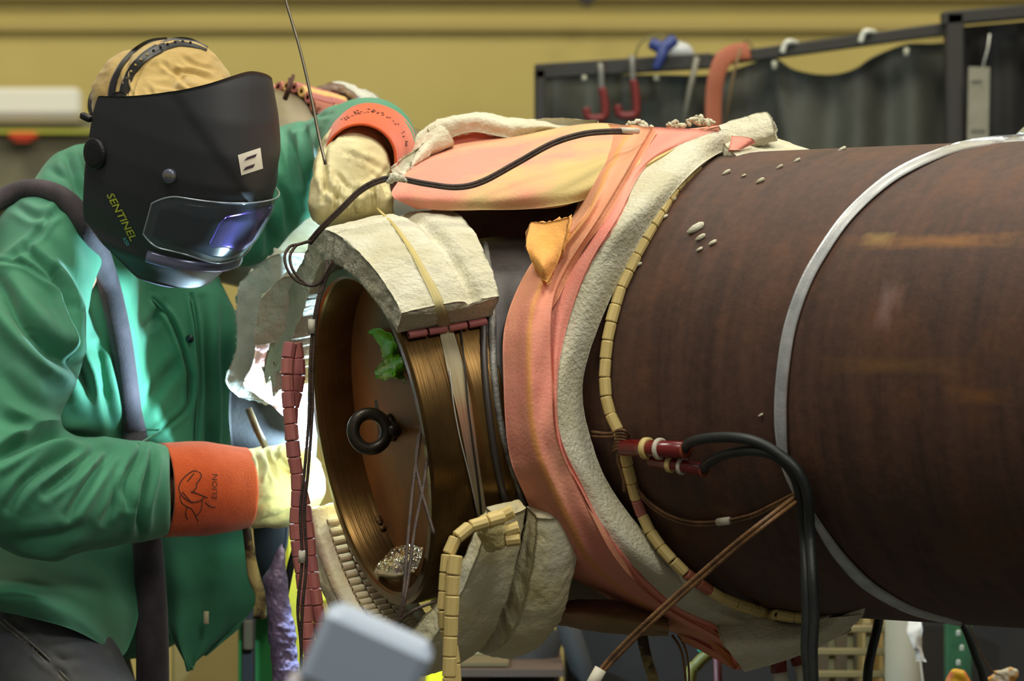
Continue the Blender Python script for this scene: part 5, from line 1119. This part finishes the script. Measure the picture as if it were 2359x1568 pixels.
# hanging cables below the pipes
for nm, lb, pts, r, mt in (('cable', 'black cable dropping from under the rusty pipe left of the grey duct', [P(2028, 1390, .35), P(2022, 1440, .34), P(2008, 1500, .33), P(1998, 1568, .32), P(1990, 1800, .32)], .0075, blk),
        ('cable', 'dark cable slanting down across the green rack post', [P(2200, 1400, .4), P(2226, 1450, .38), P(2248, 1510, .38), P(2268, 1575, .38), P(2300, 1800, .38)], .0065, blk),
        ('wire', 'thin tan wire curving down to the tape knot', [P(2225, 1420, .45), P(2246, 1470, .5), P(2262, 1510, .6), P(2285, 1545, .7), P(2310, 1556, .78)], .0012, wire2_m),
        ('cord', 'cream stained cord hanging under the dusty pink tail', [P(1478, 1455, .12), P(1484, 1490, .12), P(1494, 1530, .12), P(1506, 1580, .12), P(1520, 1800, .12)], [.0085, .008, .0085], cr_m),
        ('wire', 'tan twin wire hanging right of the cream cord', [P(1548, 1462, .15), P(1566, 1490, .15), P(1576, 1530, .15), P(1580, 1600, .15), P(1582, 1800, .15)], .0020, wire2_m),
        ('wire', 'thin pale wire hanging just right of the tan twin wire', [P(1562, 1462, .16), P(1578, 1490, .16), P(1586, 1530, .16), P(1588, 1600, .16), P(1590, 1800, .16)], .0016, wire2_m),
        ('hose', 'narrow yellow hose curving up in the dark under the wrap', [P(1570, 1800, .7), P(1590, 1568, .7), P(1606, 1530, .7), P(1640, 1500, .7), P(1670, 1490, .72)], .010, M('hose_olive', (110, 96, 30), .6))):
    tobj(mk(nm, *tube(cr(pts, 6), r, 10), mt), lb, nm if nm != 'cord' else 'cord')
for (x0, y0, x1, y1, lb) in ((1792, 1518, 1800, 1568, 'dark red terminal tube with white end under the white flap'), (1836, 1500, 1852, 1550, 'dark red terminal tube next to the black cables under the flap')):
    o = thing('terminal_tube', lb, 'terminal', P(x1, y1+60, .0))
    mk('tube_body', *tube([P(x0, y0-20, .0), P(x0, y0, .0), P((x0+x1)/2, (y0+y1)/2+4, .0)], .0125, 16), red_m, o); mk('white_end', *tube([P((x0+x1)/2, (y0+y1)/2+4, .0), P(x1, y1, .0), P(x1+4, y1+60, .0)], .0105, 16), slv, o)
tobj(mk('green_bulb', *sdf_mesh([(P(1618, 1492, .7), P(1636, 1486, .7), .009, .012)], .003)[:2], M('teal_plastic', (40, 150, 110), .4)), 'small teal plastic cap in the dark below the wrap', 'cap')
tobj(mk('red_rod', *tube([P(1652, 1490, .6), P(1656, 1600, .6), P(1658, 1800, .6)], .007, 10), M('rod_red', (90, 26, 22), .6)), 'dull red rod below the wrap near the teal cap', 'rod')
# out-of-focus grey box in the foreground
fg = thing('grey_case', 'blurred blue-grey case tilted in the near foreground at the bottom', 'case', P(840, 1900, -2.2))
A_0 = P(768, 1402, -2.2); e1 = (P(988, 1500, -2.2)-A_0); up_ = Vector((-e1.z, 0, e1.x)).normalized(); e1n = e1.normalized()
fm = M('case_blue_grey', (176, 192, 214), .5); fm2 = M('case_taupe', (168, 164, 170), .6)
c = A_0+e1*.5-up_*.035
mk('case_band', *box((c+Vector((0, .06, 0)))[:], (e1.length+.01, .12, .07), (e1n, Vector((0, 1, 0)), up_), .008), fm, fg, False, label='blue-grey upper band')
c = A_0+e1*.48-up_*.17
mk('case_body', *box((c+Vector((0, .07, 0)))[:], (e1.length+.02, .12, .21), (e1n, Vector((0, 1, 0)), up_), .01), fm2, fg, False, label='taupe lower body')
mk('case_latch', *box((A_0+e1*.72-up_*.075)[:], (.018, .02, .03), (e1n, Vector((0, 1, 0)), up_), .002), M('latch', (96, 88, 96), .5), fg, False)
mk('case_foot', *box((A_0+e1*.4-up_*.4+Vector((0, .07, 0)))[:], (.02, .02, .3), (e1n, Vector((0, 1, 0)), up_), .002), fm2, fg, False)

# second pipe end behind the raised arm with bead mat
p2 = thing('second_pipe', 'pipe end behind the raised sleeve topped with pink and cream beads', 'pipe', P(700, 420, .9))
fr0 = M('stand_dark', (50, 46, 42), .6)
c2 = P(730, 470, 1.0); ax2 = Vector((.80, .55, -.20)).normalized(); R3 = .168
V, F = turned(c2-ax2*.14, ax2, [(-.16, R3-.012), (-.165, R3-.003), (-.16, R3), (.06, R3), (.32, R3)], 96)
mk('stand_leg', *tube([c2+ax2*.1-Vector((0, 0, .1)), Vector((c2.x+.1, c2.y+.05, .0))], .03, 14), fr0, p2)
o = mk('pipe_wall', V, F, machined('machined_grey', (150, 140, 120), (110, 100, 70), .3), p2)
me = o.data; ul = me.uv_layers.new(name='UVMap')
u3, w3_ = frame(ax2)
for row in range(2):
    for k in range(11):
        an = rd(-47+k*8.6-row*2); c = c2-ax2*(.085-row*.046)+(u3*math.cos(an)+w3_*math.sin(an))*(R3+.011)
        tdir = (-u3*math.sin(an)+w3_*math.cos(an)); kind = ['pink', 'peach', 'yellow', 'pink', 'pink', 'yellow', 'brown'][(k*2+row*3) % 7]
        bead(p2, c, ax2, .044, .0135, kind, ry=.010, up=(u3*math.cos(an)+w3_*math.sin(an)))
gq = np.zeros((60, 8, 3))
for i in range(60):
    an = rd(-52+i*1.75); 
    for j in range(8): gq[i, j] = tuple(c2-ax2*(.012-.05*j/7)+(u3*math.cos(an)+w3_*math.sin(an))*(R3+.024+.004*math.sin(j)))
slab_obj('fibre_edge', gq, .014, white2_m, p2, toward=EY, rag=.006, bump=.006, bsc=70, seed=33, label='ragged white fibre edge')
for x, y0, x2, y2 in ((676, 172, 658, 230), (668, 180, 654, 228)): mk('tie_wire', *tube(cr([P(x, y0, .78), P((x+x2)/2+2, (y0+y2)/2, .77), P(x2, y2, .78)], 5), .0028, 6), M('tie_rust', (84, 44, 30), .6), p2)

# welding curtain on its frame
YC = 2.6
cu = thing('welding_curtain', 'sagging dark grey welding curtain hung from a rail behind the pipe', 'curtain', (P(1750, 500, YC).x, YC, P(0, 1200, YC).z))
cm_ = M('curtain_grey', (82, 82, 70), .7, col2=(62, 62, 54), ns=5, bump=.1, bs=60)
top = [(1238, 168), (1330, 172), (1430, 172), (1530, 172), (1640, 172), (1720, 150), (1780, 132), (1830, 160), (1900, 172), (1960, 162), (2020, 128), (2085, 102), (2150, 100), (2200, 96)]
tp = resample(cr(top, 6), n=150); g = np.zeros((150, 40, 3))
for i in range(150):
    for j in range(40):
        t = j/39; x, y0 = tp[i]; y = y0+(1300-y0)*t
        z = .05*math.exp(-((x-1780)/40)**2)*math.exp(-t*3)+.05*math.exp(-((x-2085)/46)**2)*math.exp(-t*3)+.018*math.sin(x*.045+t*2)+.025*math.sin(x*.016+2)*(1-.3*t)+.03*math.exp(-((x-1780-t*220*(1 if x > 1780 else -1))/30)**2)*math.exp(-t*2)
        x2 = x+ (34*math.sin((x-1780)/60)*math.exp(-t*4) if x > 1700 else 0)*0
        g[i, j] = tuple(P(x2, y, YC+.10-z*1.2))
v, f = slab(g, .006, toward=EY, rim=1); mk('curtain_cloth', v, f, cm_, cu, label='dark grey cloth with shallow folds')
fr = M('frame_dark', (48, 45, 38), .7)
for a, b_, r in (((1232, 166), (1640, 140), .016), ((1640, 140), (2185, 66), .013)):
    A, Bb = P(*a, YC), P(*b_, YC); dd = (Bb-A).normalized(); mk('rail', *box(((A+Bb)/2)[:], ((Bb-A).length, .03, r*2), (dd, Vector((0, 1, 0)), dd.cross(Vector((0, 1, 0)))), .003), fr, cu, False)
mk('end_post', *box((P(1244, 0, YC).x, YC+.0, (P(0, 160, YC).z+.02)/2), (.024, .03, P(0, 160, YC).z-.02), None, .003), fr, cu, False)
mk('end_post', *box((P(2195, 0, YC).x, YC-.02, (P(0, 32, YC).z+.02)/2), (.038, .05, P(0, 32, YC).z-.02), None, .004), fr, cu, False)
mk('rail', *box(((P(2180, 44, YC-.02)+P(2420, 22, YC-.02))/2)[:], (.24, .05, .028), ((Vector((1, 0, .09))).normalized(), Vector((0, 1, 0)), Vector((-.09, 0, 1)).normalized()), .003), fr, cu, False)
g = np.zeros((70, 30, 3))
for i in range(70):
    for j in range(30):
        x = 2212+i*3.4; t = j/29; g[i, j] = tuple(P(x, 62-(x-2212)*.09+(1300-62)*t, YC+.08-.022*math.sin(x*.06+t)-.03*math.exp(-((x-2285)/22)**2)*(1-t)))
v, f = slab(g, .006, toward=EY, rim=1); mk('side_curtain', v, f, M('curtain_black', (44, 42, 38), .8, col2=(30, 29, 27), ns=5), cu)
for (x, y) in ((1784, 134), (2088, 104)): mk('grommet', *tube([P(x, y+8, YC-.02), P(x, y+26, YC-.025)], .006, 8), M('grommet', (150, 150, 130), .4), cu)
for (x, y) in ((1806, 96), (1986, 72)):
    mk('clip', *tube(cr([P(x-4, y+26, YC-.03), P(x+2, y+8, YC-.03), P(x+10, y, YC-.03), P(x+26, y+2, YC-.01), P(x+32, y+8, YC+.02)], 4), .006, 8), M('clip_white', (206, 206, 190), .4), cu, label='bent whitish hanging clip')
lb_ = thing('paper_label', 'pale vertical notice strip hanging on the dark curtain post', 'sign', P(2254, 320, YC-.1))
mk('paper', *box(P(2254, 240, YC-.08)[:], (.044, .006, .155), (Vector((1, 0, -.02)).normalized(), Vector((0, 1, 0)), Vector((.02, 0, 1)).normalized())), M('paper_grey', (142, 138, 118), .8, col2=(128, 124, 104), ns=20), lb_, False)
mk('printed_line', *box(P(2254, 300, YC-.086)[:], (.030, .002, .004), None), M('print_grey', (108, 104, 90), .8), lb_, False); mk('printed_line', *box(P(2250, 186, YC-.086)[:], (.022, .002, .004), None), M('print_grey', (108, 104, 90), .8), lb_, False)
mk('paper_tie', *tube([P(2280, 78, YC-.08), P(2276, 110, YC-.08), P(2262, 162, YC-.08)], .002, 6), M('clip_white', (206, 206, 190), .4), lb_)
rh = M('hook_red', (112, 28, 22), .5)
for (x, y0, y1, lb) in ((1384, 158, 262, 'left red-tipped J hook hanging on the dark curtain'), (1456, 140, 256, 'right red-tipped J hook hanging on the dark curtain')):
    o = thing('hook', lb, 'hook', P(x, 275, YC-.08)); Y = YC-.06
    w0 = 34
    mk('hook_shank', *tube(cr([P(x-2, y0-8, Y+.02), P(x, y0, Y), P(x+2, y0+50, Y)], 4), .0060, 10), M('shank_grey', (118, 116, 108), .4), o)
    mk('hook_tip', *tube(cr([P(x+2, y0+44, Y), P(x+8, y0+70, Y), P(x+10, y1, Y), P(x, y1+10, Y), P(x-w0+6, y1+8, Y), P(x-w0, y1-14, Y)], 5), .0085, 10), rh, o, label='red dipped hook bend')
os_ = cr([P(1725, 118, YC-.03), P(1690, 122, YC-.05), P(1664, 140, YC-.07), P(1650, 180, YC-.08), P(1644, 230, YC-.08), P(1643, 330, YC-.08)], 6)
tobj(mk('orange_strap', *tube(os_, .019, 14, flat=(.25, 1), up=(0, -1, .2)), M('strap_orange', (158, 88, 60), .7)), 'faded orange lifting strap looped over the curtain rail', 'strap')
tobj(mk('steel_rod', *tube([P(1606, 132, YC-.06), P(1590, 200, YC-.06), P(1572, 300, YC-.06)], .006, 8), M('rod_grey', (120, 116, 100), .5)), 'thin grey rod leaning on the curtain left of the orange strap', 'rod')
tobj(mk('thin_cord', *tube([P(1706, 110, YC-.06), P(1690, 170, YC-.06), P(1668, 300, YC-.06)], .003, 8), M('cord_tan', (120, 96, 62), .7)), 'thin tan cord hanging just right of the orange strap', 'cord')
tobj(mk('wire_loop', *tube(cr([P(1712, 118, YC), P(1712, 100, YC), P(1724, 96, YC), P(1734, 108, YC), P(1734, 118, YC)], 5), .002, 6), M('loop_brown', (110, 88, 50), .7)), 'tiny wire loop standing on the curtain rail above the orange strap', 'wire')
bc = thing('blue_clamp', 'blue plastic clamp with a whitish bag perched on the curtain rail', 'clamp', P(1530, 170, YC))
bl = M('clamp_blue', (44, 58, 116), .5)
mk('clamp_jaw', *tube(cr([P(1502, 100, YC-.04), P(1522, 110, YC-.05), P(1534, 106, YC-.05), P(1552, 92, YC-.04)], 5), .013, 10), bl, bc); mk('clamp_handle', *tube(cr([P(1530, 104, YC-.05), P(1522, 132, YC-.06), P(1510, 160, YC-.06)], 5), [.014, .011, .008], 10), bl, bc)
V, F = sdf_mesh([(P(1545, 112, YC+.03), P(1575, 118, YC+.03), .020, .018), (P(1560, 125, YC+.03), P(1590, 130, YC+.03), .014, .008)], .006, .02)
mk('bag', V, F, M('bag_white', (176, 178, 176), .3), bc, label='whitish plastic bag'); mk('wire_arc', *tube(cr([P(1462, 140, YC), P(1470, 108, YC), P(1490, 88, YC), P(1520, 82, YC), P(1548, 92, YC)], 5), .003, 6), M('wire_olive', (120, 112, 66), .5), bc)
for x in (1346, 1512): mk('grommet', *tube([P(x, 178, YC-.03), P(x, 184, YC-.04)], .006, 8), M('grommet', (150, 150, 130), .4), cu)
# pale lump at the right edge above the pipe
tobj(mk('foil_roll', *sdf_mesh([(P(2362, 300, .55), P(2352, 318, .5), .006, .010)], .003)[:2], M('foil_blue', (170, 190, 200), .2, .7)), 'small shiny pale blue lump at the right edge above the pipe', 'roll')
